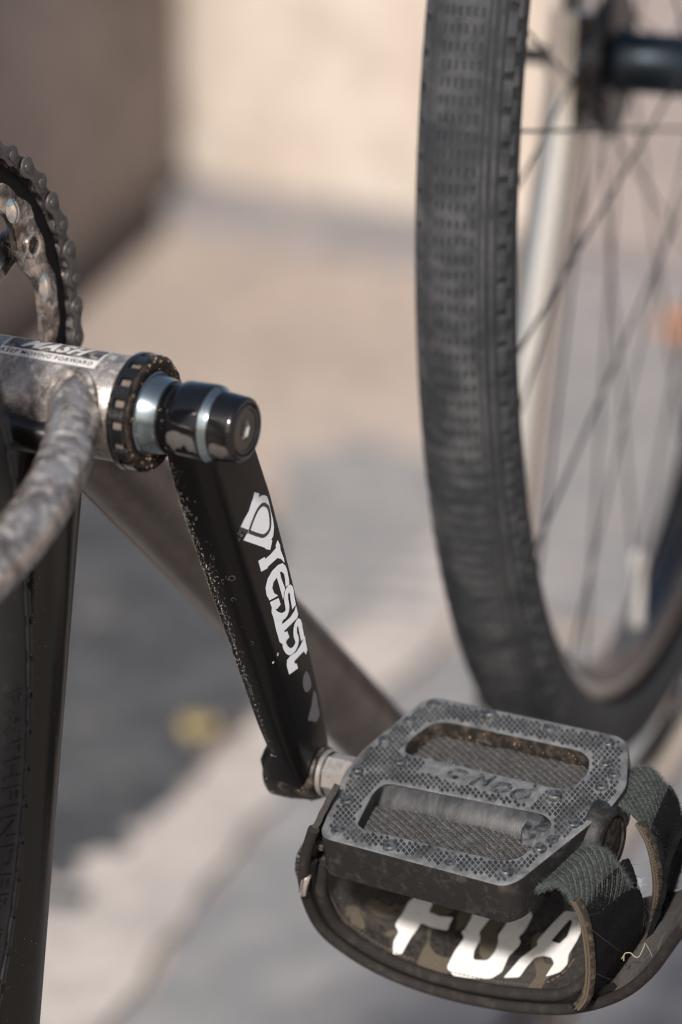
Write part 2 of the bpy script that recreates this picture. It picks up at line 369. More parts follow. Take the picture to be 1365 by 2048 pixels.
CORNER = Vector((-.185, 4.328)); LD = Vector((cos(radians(28)), -sin(radians(28)))); FD = Vector((sin(radians(28)), cos(radians(28))))
WL = Vector((-.24, -.97)).normalized()          # run of the brown wall towards the camera
WR = Vector((.842, -.54)).normalized()          # run of the cream wall to the right
def wall_seg(name, a, b, z0, z1, thick, material, parent=None, side=1):
    a = Vector(a); b = Vector(b); t = (b - a).normalized(); n = Vector((-t.y, t.x)) * side; m = MB(); k = 1000
    p = [a, b, b + n * thick, a + n * thick]
    m.add([(q.x * k, q.y * k, z * k) for z in (z0, z1) for q in p], [(0, 1, 2, 3), (7, 6, 5, 4), (0, 4, 5, 1), (1, 5, 6, 2), (2, 6, 7, 3), (3, 7, 4, 0)])
    return m.build(name, material, parent, Matrix.Identity(4), smooth=False)
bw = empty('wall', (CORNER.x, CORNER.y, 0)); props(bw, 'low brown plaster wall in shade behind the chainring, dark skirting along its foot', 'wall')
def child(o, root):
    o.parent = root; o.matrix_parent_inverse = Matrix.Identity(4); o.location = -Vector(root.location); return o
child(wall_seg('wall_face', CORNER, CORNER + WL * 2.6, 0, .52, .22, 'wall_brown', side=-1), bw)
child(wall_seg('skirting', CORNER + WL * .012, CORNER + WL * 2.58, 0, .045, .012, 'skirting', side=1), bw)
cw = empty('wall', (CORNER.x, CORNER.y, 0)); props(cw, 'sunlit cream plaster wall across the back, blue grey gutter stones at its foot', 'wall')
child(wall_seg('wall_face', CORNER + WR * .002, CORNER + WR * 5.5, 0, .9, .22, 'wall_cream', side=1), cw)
child(wall_seg('wall_shade', CORNER + WR * .50, CORNER + WR * 3.2, .036, .88, .012, 'wall_shade_grey', side=-1), cw)  # added slab that carries the wall's shade as colour
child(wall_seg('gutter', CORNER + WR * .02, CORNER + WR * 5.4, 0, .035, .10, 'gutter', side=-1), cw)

m = MB(); random.seed(41)      # ribs added and coloured as the stripes of a shadow on the paving
for k in range(8): m.box((random.uniform(5, 20), 3020 + k * 52, 6), (random.uniform(60, 75), 12, 5), Matrix.Rotation(radians(-6), 3, 'Z'))
props(m.build('strip', 'shade_mid', None, Matrix.Identity(4), smooth=False), kind='structure')
m = MB()  # dark ribs added as the comb ends of the painted shadow
for k in range(9):
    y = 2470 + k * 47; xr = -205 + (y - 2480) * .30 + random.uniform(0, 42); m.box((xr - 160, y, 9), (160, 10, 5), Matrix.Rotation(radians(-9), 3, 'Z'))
props(m.build('shadow_patch', 'shadow_dark', None, Matrix.Identity(4), smooth=False), kind='structure')
random.seed(77); m = MB()
for _ in range(1500):
    y = random.uniform(2.2, 4.1); x = random.uniform(-.12 * y, .13 * y); r = random.uniform(1.2, 6) * random.choice((.6, 1, 1)); rz = random.uniform(0, 6)
    vs = [(x * 1000 + r * a * cos(rz) - r * b * sin(rz), y * 1000 + r * a * sin(rz) + r * b * cos(rz), 6 + r * c_) for a, b, c_ in ((1.2, 0, .2), (-.3, .9, .15), (-.8, -.5, .2), (.1, .1, .8), (.5, -.7, .1))]
    m.add(vs, [(0, 1, 3), (1, 2, 3), (2, 4, 3), (4, 0, 3)])
gv = m.build('gravel', 'pebble', None, Matrix.Identity(4), smooth=False); props(gv, 'scattered grit and small pebbles lying over the paving', kind='stuff')
def leaf(name, x, y, size, rz, material, label):
    m = MB(); n = 10; vs = []; fs = []
    for i in range(n + 1):
        t = i / n; w = size * .50 * sin(pi * min(1, t * .96 + .04)) ** .8
        for k, s_ in enumerate((-1, 0, 1)): vs.append(((t - .5) * size, s_ * w, 3 + 5 * abs(s_) + 4 * sin(t * pi)))
    for i in range(n):
        for k in range(2): fs.append((i * 3 + k, i * 3 + 3 + k, i * 3 + 4 + k, i * 3 + 1 + k))
    m.add(vs, fs); o = m.build(name, material, None, Matrix.Translation((x, y, .010)) @ Matrix.Rotation(rz, 4, 'Z'))
    sm = o.modifiers.new('thickness', 'SOLIDIFY'); sm.thickness = .0006
    props(o, label, 'leaf', 'fallen leaves on the ground'); return o
leaf('fallen_leaf', -.108, 2.739, 33, .9, 'leaf_yellow', 'small yellow fallen leaf on the painted shadow patch left of the crank')
leaf('fallen_leaf', .362, 3.79, 70, 1.1, 'leaf_orange', 'orange fallen leaf behind the front wheel spokes')
leaf('fallen_leaf', .308, 3.19, 40, 2.0, 'leaf_green', 'yellow green fallen leaf on the grey ground behind the fork')

# ------------------------------------------------------------------ the bicycle, standing upside down
bike = empty('bicycle', ROOT_LOC, ROOT_RZ)
props(bike, 'dirty bare steel fixed gear bicycle turned upside down with black crank and nylon pedal', 'bicycle')

# frame ------------------------------------------------------------
m = MB(); m.lathe([(-38, 0), (-38, 17), (-38, 19.6), (-37, 20), (37.4, 20), (38, 19.6), (38, 16)], 64)
frame = m.build('frame', 'steel', bike)
FI = Matrix.Identity(4)
def on_frame(m, name, material): return m.build(name, material, frame, FI)
m = MB(); st = [(0, 0, 0)] + [(0, -k * cos(radians(79)), -k * sin(radians(79))) for k in (40, 120, 250, 400, 520)]
m.tube(st, 15.2, 40, up=(0, 1, 0)); on_frame(m, 'seat_tube', 'steel_shaded')
def on_seat_tube():
    k = min(310, abs(random.gauss(0, 150)) + 45); a = radians(random.gauss(-62, 9) if k < 200 else random.gauss(-60, 30)); ct, st_ = cos(radians(79)), sin(radians(79))
    return (15.2 * cos(a), -k * ct + 15.2 * sin(a) * st_, -k * st_ - 15.2 * sin(a) * ct)
grains('dirt', frame, on_seat_tube, 520, .10, .48)
m = MB(); m.tube([(0, 4, -4), (0, 120, -108), (0, 300, -270), (0, 462, -415)], 16.5, 36); on_frame(m, 'down_tube', 'steel_down')
m = MB(); m.tube([(0, -108, -505), (0, 160, -488), (0, 445, -462)], 14.3, 24); on_frame(m, 'top_tube', 'steel_down')
m = MB(); m.tube([(0, 480, -378), (0, 446, -492)], 18.5, 28); on_frame(m, 'head_tube', 'steel')
def stay(sg):
    m = MB(); q = catmull([(sg * 16, -2, 5), (sg * 22, -17, 4), (sg * 31, -34, 0), (sg * 42, -60, -5), (sg * 50, -90, -11), (sg * 54, -125, -18), (sg * 58, -230, -40), (sg * 62, -396, -76)], 8)
    n = len(q); rr = [12.2 - .2 * min(i, 8) if i < 40 else 10.6 - 3.8 * (i - 40) / (n - 40) for i in range(n)]
    m.tube(q, rr, 36, flat=(1.0, .93)); return m
on_frame(stay(1), 'chain_stay', 'steel'); on_frame(stay(-1), 'chain_stay', 'steel')
for sg in (1, -1):
    m = MB(); m.tube([(sg * 8, -100, -480), (sg * 40, -170, -390), (sg * 62, -396, -80)], 7.5, 18); on_frame(m, 'seat_stay', 'steel_down')
# weld beads where the stay and the tubes meet the shell
m = MB()
for k in range(26):
    a = 2 * pi * k / 26; r = 11.4
    b = [Vector((20 + 12.4 * cos(q), 0, 4 + 12.4 * sin(q))) for q in (a, a + .25)]
    for q in b: q.y = -sqrt(max(1, 20.2 ** 2 - q.z ** 2))
    m.tube(b, 1.7, 6)
on_frame(m, 'weld_bead', 'steel')
m = MB(); m.tube([(-16, -17, -2), (-4, -24, -6), (6, -24, -8), (14, -21, -9)], [7, 6.5, 6.5, 7], 16, flat=(1, .8)); on_frame(m, 'stay_bridge', 'steel_shaded')

# sticker on the shell ----------------------------------------------
def shell_pt(x, ang, r): a = radians(ang); return (x, -r * cos(a), r * sin(a))
def shell_patch(x0, x1, a0, a1, r, skew=0.0, nx=24, na=10):
    vs, fs = [], []
    for i in range(nx + 1):
        for j in range(na + 1):
            t = j / na; vs.append(shell_pt(x0 + (x1 - x0) * i / nx + skew * (t - .5), a0 + (a1 - a0) * t, r))
    for i in range(nx):
        for j in range(na): fs.append((i * (na + 1) + j, (i + 1) * (na + 1) + j, (i + 1) * (na + 1) + j + 1, i * (na + 1) + j + 1))
    return vs, fs
m = MB(); m.add(*shell_patch(-16.4, 26.4, 60.5, 99.5, 20.10)); stk = m.build('sticker', 'sticker_white', frame, FI)
m = MB(); m.add(*shell_patch(-15.6, 25.6, 73, 98.3, 20.16)); on_frame(m, 'sticker_panel', 'sticker_black')
def wrap_shell(vs, fs, cx, ca, r):
    m = MB(); m.add([shell_pt(cx + x, ca + degrees_(y / r), r) for x, y, z in vs], fs); return m
def degrees_(a): return a * 180 / pi
on_frame(wrap_shell(*finer(*text2d('KEEP MOVING FORWARD', 3.0, 0, .05, 1.18), 1.2), 4.6, 66.6, 20.18), 'sticker_text', 'ink')
on_frame(wrap_shell(*finer(*text2d('MASH', 9.4, .42, .38, 1.12), 1.5), 4.2, 85.6, 20.22), 'sticker_text', 'sticker_white')

# bottom bracket cups -------------------------------------------------
def cup(sg):
    m = MB(); m.lathe([(38 * sg, 15), (38 * sg, 21.6), (38.4 * sg, 22.3), (40.2 * sg, 22.3), (40.5 * sg, 21.9)], 96)
    NT = 16
    def notch(a, i, r):
        ph = (a / (2 * pi) * NT + .3) % 1
        return r if ph > .36 or i in (3, 4) else min(r, 20.5)
    m.lathe([(40.45 * sg, 22.0), (45.0 * sg, 22.0), (45.6 * sg, 21.2), (45.8 * sg, 17.2), (44.6 * sg, 15.6)], 16 * 14, mod=notch)
    return m
c1 = cup(1).build('bottom_bracket_cup', 'cup_black', bike, sharp=25); c2 = cup(-1).build('bottom_bracket_cup', 'cup_black', bike, sharp=25)
m = MB(); m.lathe([(45.6, 20.9), (46.5, 20.4), (46.7, 18.0), (45.9, 16.4)], 120, mod=lambda a, i, r: r + (.5 * sin(a * 7) + .35 * sin(a * 17 + 1) if i == 0 else .25 * sin(a * 23 + i)))
mf = MB()
for k in range(16):
    a0 = (k - .3 + .03) / 16 * 2 * pi; a1 = (k - .3 + .33) / 16 * 2 * pi; rq = 20.75 + random.uniform(-.1, .35); xa = 40.8; xb = 44.6 - random.uniform(0, .8)
    if random.random() < .8: mf.add([(x, rq * cos(a), rq * sin(a)) for a in (a0, (a0 + a1) / 2, a1) for x in (xa, xb)], [(0, 1, 3, 2), (2, 3, 5, 4)])
mf.build('packed_dust', 'glue_dust', c1, FI)
mud = m.build('mud_crust', 'cup_mud', c1, FI)
def on_cup():
    a = random.uniform(0, 2 * pi); r = random.choice((random.uniform(16.5, 20.8), 20.6)); x = 46.4 if r < 20.5 else random.uniform(40.6, 44.5)
    return (x, r * cos(a), r * sin(a))
grains('dirt', c1, on_cup, 160, .35, 1.0)
def on_shell():
    a = random.uniform(.2, 2.6); return (random.uniform(-30, 37), -20.1 * cos(a), 20.1 * sin(a))
grains('dirt', frame, on_shell, 90, .15, .5)

# left crank arm --------------------------------------------------------
CA = radians(24.7); CD = Vector((0, sin(CA), -cos(CA))); CW = Vector((0, cos(CA), sin(CA))); XO = 74.3; TE = 186.0
def cp(x, w, t): return Vector((x, 0, 0)) + CW * w + CD * t
secs = [  # t, x_in, x_out, w_rear, w_front, rear-outer radius, other radius
    (-2, 56.5, 72.5, -13.5, 13.5, 6, 5), (8, 55.5, XO, -14.8, 15.6, 7, 4), (22, 55.0, XO, -15.2, 17.5, 8, 2.4), (50, 55.8, XO, -15.2, 18.6, 8, 2.4), (90, 57.6, XO, -15.0, 17.4, 8, 2.4),
    (122, 58.6, XO, -14.8, 15.8, 7.5, 2.4), (150, 59.6, XO, -14.4, 14.2, 7, 2.6), (162, 60.4, XO, -13.9, 13.4, 6, 3), (167, 57.4, XO, -13.6, 13.0, 6, 3.2), (173, 54.2, XO, -13.0, 12.4, 5.5, 4), (182, 53.2, XO - .2, -12.2, 11.6, 5, 4.5), (190, 54.0, XO - .6, -10.5, 10.0, 4.5, 4.5), (196, 55.6, XO - 1.4, -7.2, 7.2, 3.4, 3.4), (198.6, 58, XO - 4, -4, 4, 1.8, 1.8)]
def sec_poly(xi, xo, wr, wf, ro, rc, n=6):
    out = []
    for (cx, cw, r, a0) in ((xo - ro, wr + ro, ro, -90), (xo - rc, wf - rc, rc, 0), (xi + rc, wf - rc, rc, 90), (xi + 4, wr + 4, 4, 180) if xo - xi > 13 else (xi + rc, wr + rc, rc, 180)):
        for k in range(n + 1):
            a = radians(a0 + 90 * k / n); out.append((cx + r * cos(a), cw + r * sin(a)))
    return out
fine = []
for i in range(len(secs) - 1):
    k = max(2, int((secs[i + 1][0] - secs[i][0]) / 3))
    for j in range(k):
        u = j / k; fine.append([a + (b - a) * u for a, b in zip(secs[i], secs[i + 1])])
fine.append(list(secs[-1]))
m = MB(); rows = []
for s_ in fine:
    pl = sec_poly(*s_[1:]); rows.append(len(m.v)); m.v += [tuple(cp(x, w, s_[0])) for x, w in pl]; npl = len(pl)
for i in range(len(rows) - 1):
    for j in range(npl):
        j2 = (j + 1) % npl; m.f.append((rows[i] + j, rows[i] + j2, rows[i + 1] + j2, rows[i + 1] + j))
m.f.append(tuple(rows[0] + j for j in range(npl))); m.f.append(tuple(rows[-1] + j for j in reversed(range(npl))))
crank = m.build('crank_arm', 'black_gloss', bike, sharp=40)
# boss round the spindle
m = MB(); m.lathe([(57, 10), (57, 12.6), (57.6, 13.6), (59, 14.4), (62, 14.9), (68, 15.0), (71.5, 14.95), (72.3, 14.7)], 72); m.build('crank_boss', 'black_gloss_clean', crank, FI)
m = MB(); m.lathe([(72.3, 14.7), (72.7, 14.5), (74.6, 13.35), (75.0, 13.2)], 72); m.build('boss_ring', 'anodised', crank, FI)
m = MB(); m.lathe([(75.0, 13.2), (76, 12.95), (83.0, 12.3), (84.3, 11.9), (84.9, 11.2), (85.0, 10.3), (84.5, 9.9), (84.2, 9.6)], 72); m.build('boss_cap', 'black_gloss_clean', crank, FI)
m = MB(); m.lathe([(84.0, 9.7), (84.6, 9.2), (84.8, 8.9), (84.75, 8.0), (84.3, 7.6), (84.3, 4.0), (84.25, 3.6)], 64); bolt = m.build('crank_bolt', 'black_gloss_clean', crank, FI)
m = MB(); m.lathe([(84.25, 3.7), (84.0, 3.5), (80.0, 3.4), (80.0, 0)], 6); m.build('hex_socket', 'axle_steel', crank, FI, smooth=False)
# spindle sleeve between cup and crank
m = MB(); m.lathe([(44.6, 16.0), (46.3, 16.0), (46.6, 15.6), (47.2, 15.5), (48.5, 14.9), (52.6, 13.9), (53.6, 13.7)], 72); m.build('spindle_sleeve', 'anodised', c1, FI)
m = MB(); m.lathe([(53.6, 13.7), (54.3, 13.3), (54.7, 12.2), (55.4, 12.6), (56.2, 13.2), (57.2, 13.2)], 72); m.build('dust_seal', 'black_gloss_clean', c1, FI)
# pedal eye at the lower end
m = MB(); PC = CD * TE; m.lathe([(52.6, 0), (52.6, 8.0), (53.2, 11.2), (54.8, 12.6), (63, 12.8), (68, 12.0), (73.2, 11.4), (75.2, 10.4), (75.8, 9.0), (75.8, 0)], 48, c=(0, PC.y, PC.z)); m.build('pedal_eye', 'black_worn', crank, FI)
# printed logo and word
LG = {
'logo': [(8.12, 40.59), (10.72, 43.72), (9.66, 44.87), (11.37, 45.4), (13.27, 46.81), (14.85, 48.92), (15.1, 51.11), (14.75, 54.61), (14.6, 57.19), (14.41, 60.73), (13.8, 63.83), (11.76, 66.67), (9.87, 67.01), (10.35, 67.82), (7.53, 70.09), (4.71, 66.93), (5.06, 66.74), (-6.63, 51.84), (-2.93, 51.22), (-6.64, 45.73), (-2.84, 44.86), (1.65, 44.34), (4.93, 42.46), (5.52, 42.48)],
'r': [(13.67, 70.54), (14.32, 73.78), (13.75, 75.9), (14.31, 81.2), (13.92, 82.97), (12.49, 79.49), (10.54, 77.14), (7.13, 76.06), (2.95, 74.78), (3.08, 75.43), (-1.64, 72.99), (-1.49, 67.45), (2.9, 69.45), (2.97, 70.57), (6.54, 71.81), (11.37, 72.62), (11.42, 71.61)],
'e': [(-1.7, 88.2), (-2.53, 84.47), (-1.9, 81.33), (0.86, 79.17), (4.96, 78.79), (9.62, 79.99), (12.67, 81.9), (14.0, 84.65), (14.22, 86.99), (13.69, 91.85), (13.03, 93.64), (11.58, 92.96), (10.51, 92.6), (10.77, 91.49), (11.43, 89.17), (11.69, 86.74), (10.61, 84.39), (9.49, 83.6), (9.17, 86.5), (9.8, 92.99), (8.36, 93.78), (6.65, 95.91), (6.72, 83.91), (3.94, 83.68), (2.11, 85.15), (2.32, 88.02), (4.26, 91.31)],
's1b': [(-1.82, 89.0), (4.15, 92.45), (4.22, 96.02), (1.32, 95.66), (-1.57, 92.89)],
'i': [(-2.22, 93.88), (-0.6, 97.86), (0.85, 100.35), (3.88, 103.26), (1.84, 103.47), (2.0, 104.44), (7.71, 106.41), (11.43, 106.45), (13.5, 105.45), (13.15, 110.01), (11.91, 110.74), (1.67, 107.93), (1.95, 108.85), (3.58, 109.89), (3.74, 112.94), (0.69, 111.89), (-2.96, 109.32), (-2.98, 102.87)],
's2b': [(-3.21, 108.91), (3.32, 110.07), (3.78, 113.25), (1.12, 112.85), (-1.84, 111.61)],
't': [(-3.01, 127.26), (-3.01, 122.55), (-1.77, 120.47), (0.89, 120.87), (5.27, 122.96), (8.8, 123.1), (11.59, 122.51), (12.96, 119.98), (13.3, 122.7), (12.9, 125.08), (12.62, 128.59), (10.87, 129.83), (10.03, 127.18), (7.23, 126.43), (2.57, 125.28), (2.31, 126.41), (3.53, 127.62), (3.49, 130.19)]}
S1 = [(1.01, 92.24), (-1.15, 93.83), (-0.34, 97.3), (2.52, 100.92), (5.58, 102.46), (7.68, 101.22), (8.35, 97.54), (9.7, 95.06), (12.2, 95.01), (13.11, 97.22), (12.49, 100.42), (11.89, 104.72)]
S2 = [(1.34, 110.88), (-0.63, 112.79), (-0.08, 116.34), (1.81, 119.3), (5.06, 120.55), (7.72, 119.28), (7.85, 115.57), (9.22, 113.05), (11.51, 112.54), (12.39, 114.48), (11.95, 117.9), (11.58, 121.95)]
GAP1 = [(-7.21, 45.16), (-2.55, 51.32)]
GAP2 = [(-1.83, 51.57), (2.46, 49.73), (6.85, 48.59), (10.74, 49.41), (13.0, 52.17), (13.6, 54.79), (12.6, 59.46), (10.39, 62.25), (6.28, 61.47), (2.84, 57.87), (-2.17, 51.41)]
def xo_at(w, t):
    """outer face of the arm at (w, t), following its rounded edges"""
    for a, b in zip(fine, fine[1:]):
        if a[0] <= t <= b[0]:
            u = (t - a[0]) / max(1e-6, b[0] - a[0]); q = [x + (y - x) * u for x, y in zip(a, b)]; break
    else: q = fine[-1]
    _, xi, xo, wr, wf, ro, rc = q
    if w < wr + ro: d = min(ro, wr + ro - w); return xo - ro + sqrt(max(0, ro * ro - d * d))
    if w > wf - rc: d = min(rc * .999, w - wf + rc); return xo - rc + sqrt(max(0, rc * rc - d * d))
    return xo
def decal(name, vs, fs, lift, material, maxlen=1.5):
    vs, fs = finer(vs, fs, maxlen); m = MB(); m.add([cp(xo_at(x, y) + lift, x, y) for x, y, z in vs], fs); return m.build(name, material, crank, FI)
decal('logo_print', *fill2d([LG['logo']]), .10, 'white_print')
decal('logo_print', *stroke_mesh(GAP1, 1.5), .16, 'black_gloss_clean'); decal('logo_print', *stroke_mesh(GAP2, 1.45), .18, 'black_gloss_clean')
for k, key in enumerate(('r', 'e', 's1b', 'i', 's2b', 't')): decal('lettering', *fill2d([LG[key]]), .10 + .015 * k, 'white_print')
decal('lettering', *stroke_mesh(S1, 3.0), .20, 'white_print'); decal('lettering', *stroke_mesh(S2, 2.8), .215, 'white_print')
def blob(cx, cy, rx, ry, n=22, rot=0, jit=.12):
    return [(cx + (rx * cos(a) * cos(rot) - ry * sin(a) * sin(rot)) * (1 + random.uniform(-jit, jit)), cy + (rx * cos(a) * sin(rot) + ry * sin(a) * cos(rot)) * (1 + random.uniform(-jit * .2, jit * .2))) for a in [2 * pi * k / n for k in range(n)]]
decal('glue_mark', *fill2d([round_poly([(8.44, 135.92), (9.56, 140.62), (8.9, 145.62), (6.21, 146.03), (3.87, 143.91), (3.46, 140.2), (5.1, 136.71)], 2)]), .06, 'glue')
decal('glue_mark', *fill2d([round_poly([(9.54, 147.81), (10.43, 151.28), (9.27, 157.39), (8.76, 162.09), (5.22, 162.48), (2.7, 158.89), (0.37, 156.74), (1.42, 155.2), (5.61, 152.67)], 2)]), .06, 'glue')
decal('paint_fleck', *fill2d([blob(-6.2, 113, .75, .75)]), .08, 'sticker_white'); decal('paint_fleck', *fill2d([blob(-9.8, 114, .5, .5)]), .08, 'sticker_white')
for k in range(9): decal('scuff', *fill2d([blob(-7.6 + random.uniform(-1.6, 1.6), 49 + random.uniform(-2.4, 2.4), random.uniform(.3, .9), random.uniform(.2, .5), 10, .9, .4)]), .05 + .004 * k, 'glue')
# dried drop rings and a weld-like line on the arm
def ring_mark(w, t, r1, r2, th, rot=0, a0=0, a1=2 * pi):
    n = 26; vs, fs = [], []
    for k in range(n + 1):
        a = a0 + (a1 - a0) * k / n; j = 1 + .10 * sin(3 * a + w * 3)
        for q in (1, 1 - th / r1):
            x, y = r1 * q * j * cos(a), r2 * q * j * sin(a); vs.append((w + x * cos(rot) - y * sin(rot), t + x * sin(rot) + y * cos(rot), 0))
    for k in range(n): fs.append((2 * k, 2 * k + 2, 2 * k + 3, 2 * k + 1))
    return vs, fs
mk = MB(); random.seed(11)
def rear_pt(x, t): return cp(x, -15.4, t)
for k in range(30):
    t = random.choice((random.gauss(62, 9), random.gauss(100, 14), random.uniform(36, 140))); x = random.uniform(57, 70); r = random.uniform(.25, 1.3) * random.choice((.45, .7, 1)); n = 12; vs = []; fs = []
    wr = next((a[3] + (b[3] - a[3]) * (t - a[0]) / (b[0] - a[0]) for a, b in zip(fine, fine[1:]) if a[0] <= t <= b[0]), -15)
    el_ = random.uniform(.7, 1.8); part = random.uniform(.5, 1)
    for i in range(n + 1):
        a = 2 * pi * i / n * part + k
        for q in (1, .86):
            xx = x + r * q * cos(a); tt = t + r * el_ * q * sin(a)
            d = max(0, xx - (XO - 8)); dd = max(0, (61.5) - xx)
            w_ = wr + (8 - sqrt(max(0, 64 - d * d)) if d else 0) + (6 - sqrt(max(0, 36 - min(dd, 5.9) ** 2)) if dd else 0) - .07
            vs.append(cp(xx, w_, tt))
    for i in range(n): fs.append((2 * i, 2 * i + 2, 2 * i + 3, 2 * i + 1))
    mk.add(vs, fs)
o = mk.build('dried_drops', 'glue', crank, FI); props(o, kind='stuff')
def arm_pt(t, lo, hi):
    for a, b in zip(fine, fine[1:]):
        if a[0] <= t <= b[0]: break
    pl = sec_poly(*a[1:]); k = random.uniform(lo, hi); i0 = int(k) % len(pl); p = Vector(pl[i0]).lerp(Vector(pl[(i0 + 1) % len(pl)]), k % 1); return cp(p.x, p.y, t)
def on_arm_edge(): return arm_pt(random.triangular(4, 150, 12), 22.5, 26.8)
random.seed(5); grains('dirt', crank, on_arm_edge, 620, .08, .42, 'grit')
def on_arm_rear():
    return arm_pt(min(165, abs(random.gauss(0, 55)) + random.choice((10, 60, 60))), 27 - abs(random.gauss(0, .0)) , 27.0 + min(.9, abs(random.gauss(0, .35))))
grains('dust', crank, on_arm_rear, 420, .06, .26, 'sticker_white')
def on_eye():
    a = random.uniform(0, 2 * pi); x = random.uniform(52.8, 72); r = 12.9 if x < 64 else 12.1; return (x, PC.y + r * cos(a), PC.z + r * sin(a))
grains('dirt', crank, on_eye, 150, .15, .6)
# films of dried dust low on the boss
def boss_film(x0, x1, a0, a1, rf):
    n, k_ = 16, 10; vs, fs = [], []
    for i in range(n + 1):
        f = i / n; lo = a0 + 5 * sin(f * 9 + x0) + 3 * sin(f * 23); hi = a1 + 2 * sin(f * 7)
        for j in range(k_ + 1):
            a = radians(lo + (hi - lo) * j / k_ * (.55 + .45 * sin(pi * min(1, f * 1.02 + .0)) ** .35)); x = x0 + (x1 - x0) * f; r = rf(x); vs.append((x, -r * cos(a), r * sin(a)))
    for i in range(n):
        for j in range(k_): fs.append((i * (k_ + 1) + j, (i + 1) * (k_ + 1) + j, (i + 1) * (k_ + 1) + j + 1, i * (k_ + 1) + j + 1))
    mm = MB(); mm.add(vs, fs); return mm
boss_film(59.2, 71.4, -24, 2, lambda x: 14.45 + .55 * min(1, (x - 59) / 3) + .05).build('dust_film', 'dust_film', crank, FI)
boss_film(75.6, 83.4, -40, -12, lambda x: 13.02 - (x - 75.6) * .09 + .04).build('dust_film', 'dust_film', crank, FI)


RX = -47.0
# right side: spider, chainring, chain -----------------------------------
m = MB(); m.lathe([(-45, 13), (-52, 16), (-52, 20), (-60, 16), (-62, 0)], 40)
spider = m.build('crank_spider', 'ring_alloy', bike)
for k in range(5):
    a = radians(30.8 + 72 * k); d = Vector((0, cos(a), sin(a))); e = Vector((0, -sin(a), cos(a))); m = MB()
    prof = [(12, 10, 7), (30, 7.5, 6), (52, 6.4, 5), (64, 7.5, 4.5), (72, 8.5, 3.5), (79, 5.5, 3.2)]; base = 0; vs = []; fs = []
    for (r, w, h) in prof:
        for (sx, sw) in ((-1, -1), (-1, 1), (-.4, 1.0), (1, .45), (1, -.45), (-.4, -1.0)): vs.append(Vector((RX - 6 + sx * h * .5, 0, 0)) + d * r + e * w * sw)
    for i in range(len(prof) - 1):
        for j in range(6): fs.append((i * 6 + j, i * 6 + (j + 1) % 6, i * 6 + 6 + (j + 1) % 6, i * 6 + 6 + j))
    fs.append(tuple(range(6))); fs.append(tuple(30 + j for j in range(6))); m.add(vs, fs); m.build('spider_arm', 'ring_alloy', spider, FI)
m = MB(); m.tube([(-60, 0, 0), (-64, -70, 154)], 12, 20, flat=(1, .7)); m.build('crank_arm', 'black_gloss', bike)
NTEETH = 44; PR = 12.7 / (2 * sin(pi / NTEETH)); PHI0 = radians(2.9)
ring_out = []
for k in range(NTEETH):
    a = PHI0 + 2 * pi * (k + .5) / NTEETH; h = pi / NTEETH
    for da, r in ((-.98, PR - 4.2), (-.62, PR - 3.2), (-.34, PR + .8), (-.10, PR + 3.2), (.10, PR + 3.2), (.34, PR + .8), (.62, PR - 3.2)): ring_out.append((r * cos(a + da * h), r * sin(a + da * h)))
ring_in = []
for k in range(180):
    a = 2 * pi * k / 180; q = cos(5 * (a - radians(30.8))); r = 69.5 - 6.5 * max(0, q) ** 2 - (5.5 if False else 0); ring_in.append((r * cos(a), r * sin(a)))
holes = []
for k in range(5):
    a = radians(30.8 + 72 * k); holes.append([(72 * cos(a) + 4.2 * cos(b), 72 * sin(a) + 4.2 * sin(b)) for b in [2 * pi * j / 20 for j in range(20)]])
vs, fs = fill2d([ring_out, ring_in] + holes, 1.2, .35, 1)
m = MB(); m.add([(RX + z, x, y) for x, y, z in vs], fs); cring = m.build('chainring', 'ring_alloy', bike, sharp=30)
for k in range(5):
    a = radians(30.8 + 72 * k); m = MB(); m.lathe([(RX + 1.6, 5.6), (RX + 2.6, 5.5), (RX + 2.8, 4.9), (RX + 2.4, 3.6), (RX - 2.5, 3.4), (RX - 2.5, 0)], 28, c=(0, 72 * cos(a), 72 * sin(a))); m.build('chainring_bolt', 'ring_alloy', cring, FI)
    for dd in (-17.3, 16.5):      # polished recesses either side of every bolt
        b = a + radians(dd); m = MB(); vs = []; fs = []; nr, na = 6, 20
        for i in range(nr + 1):
            for j in range(na):
                rr = i / nr; ang = 2 * pi * j / na; vs.append((RX + 1.45 + 1.5 * (1 - rr * rr), (73 + 4.6 * rr * cos(ang)) * cos(b) - 6.5 * rr * sin(ang) * sin(b), (73 + 4.6 * rr * cos(ang)) * sin(b) + 6.5 * rr * sin(ang) * cos(b)))
        for i in range(nr):
            for j in range(na): fs.append((i * na + j, i * na + (j + 1) % na, (i + 1) * na + (j + 1) % na, (i + 1) * na + j))
        m.add(vs, fs); m.build('ring_boss', 'chrome', cring, FI)
m = MB(); vs = []; fs = []; nn_ = 264      # black ragged-edged band between ring and chain
for k in range(nn_):
    a = 2 * pi * k / nn_; ra = 79.6 + .9 * sin(a * 11) + .7 * sin(a * 27 + 1); rb = PR - 4.0
    vs += [(RX + 1.72, ra * cos(a), ra * sin(a)), (RX + 1.72, rb * cos(a), rb * sin(a))]
for k in range(nn_): fs.append((2 * k, 2 * k + 1, (2 * k + 3) % (2 * nn_), (2 * k + 2) % (2 * nn_)))
m.add(vs, fs); m.build('black_band', 'black_band', cring, FI)
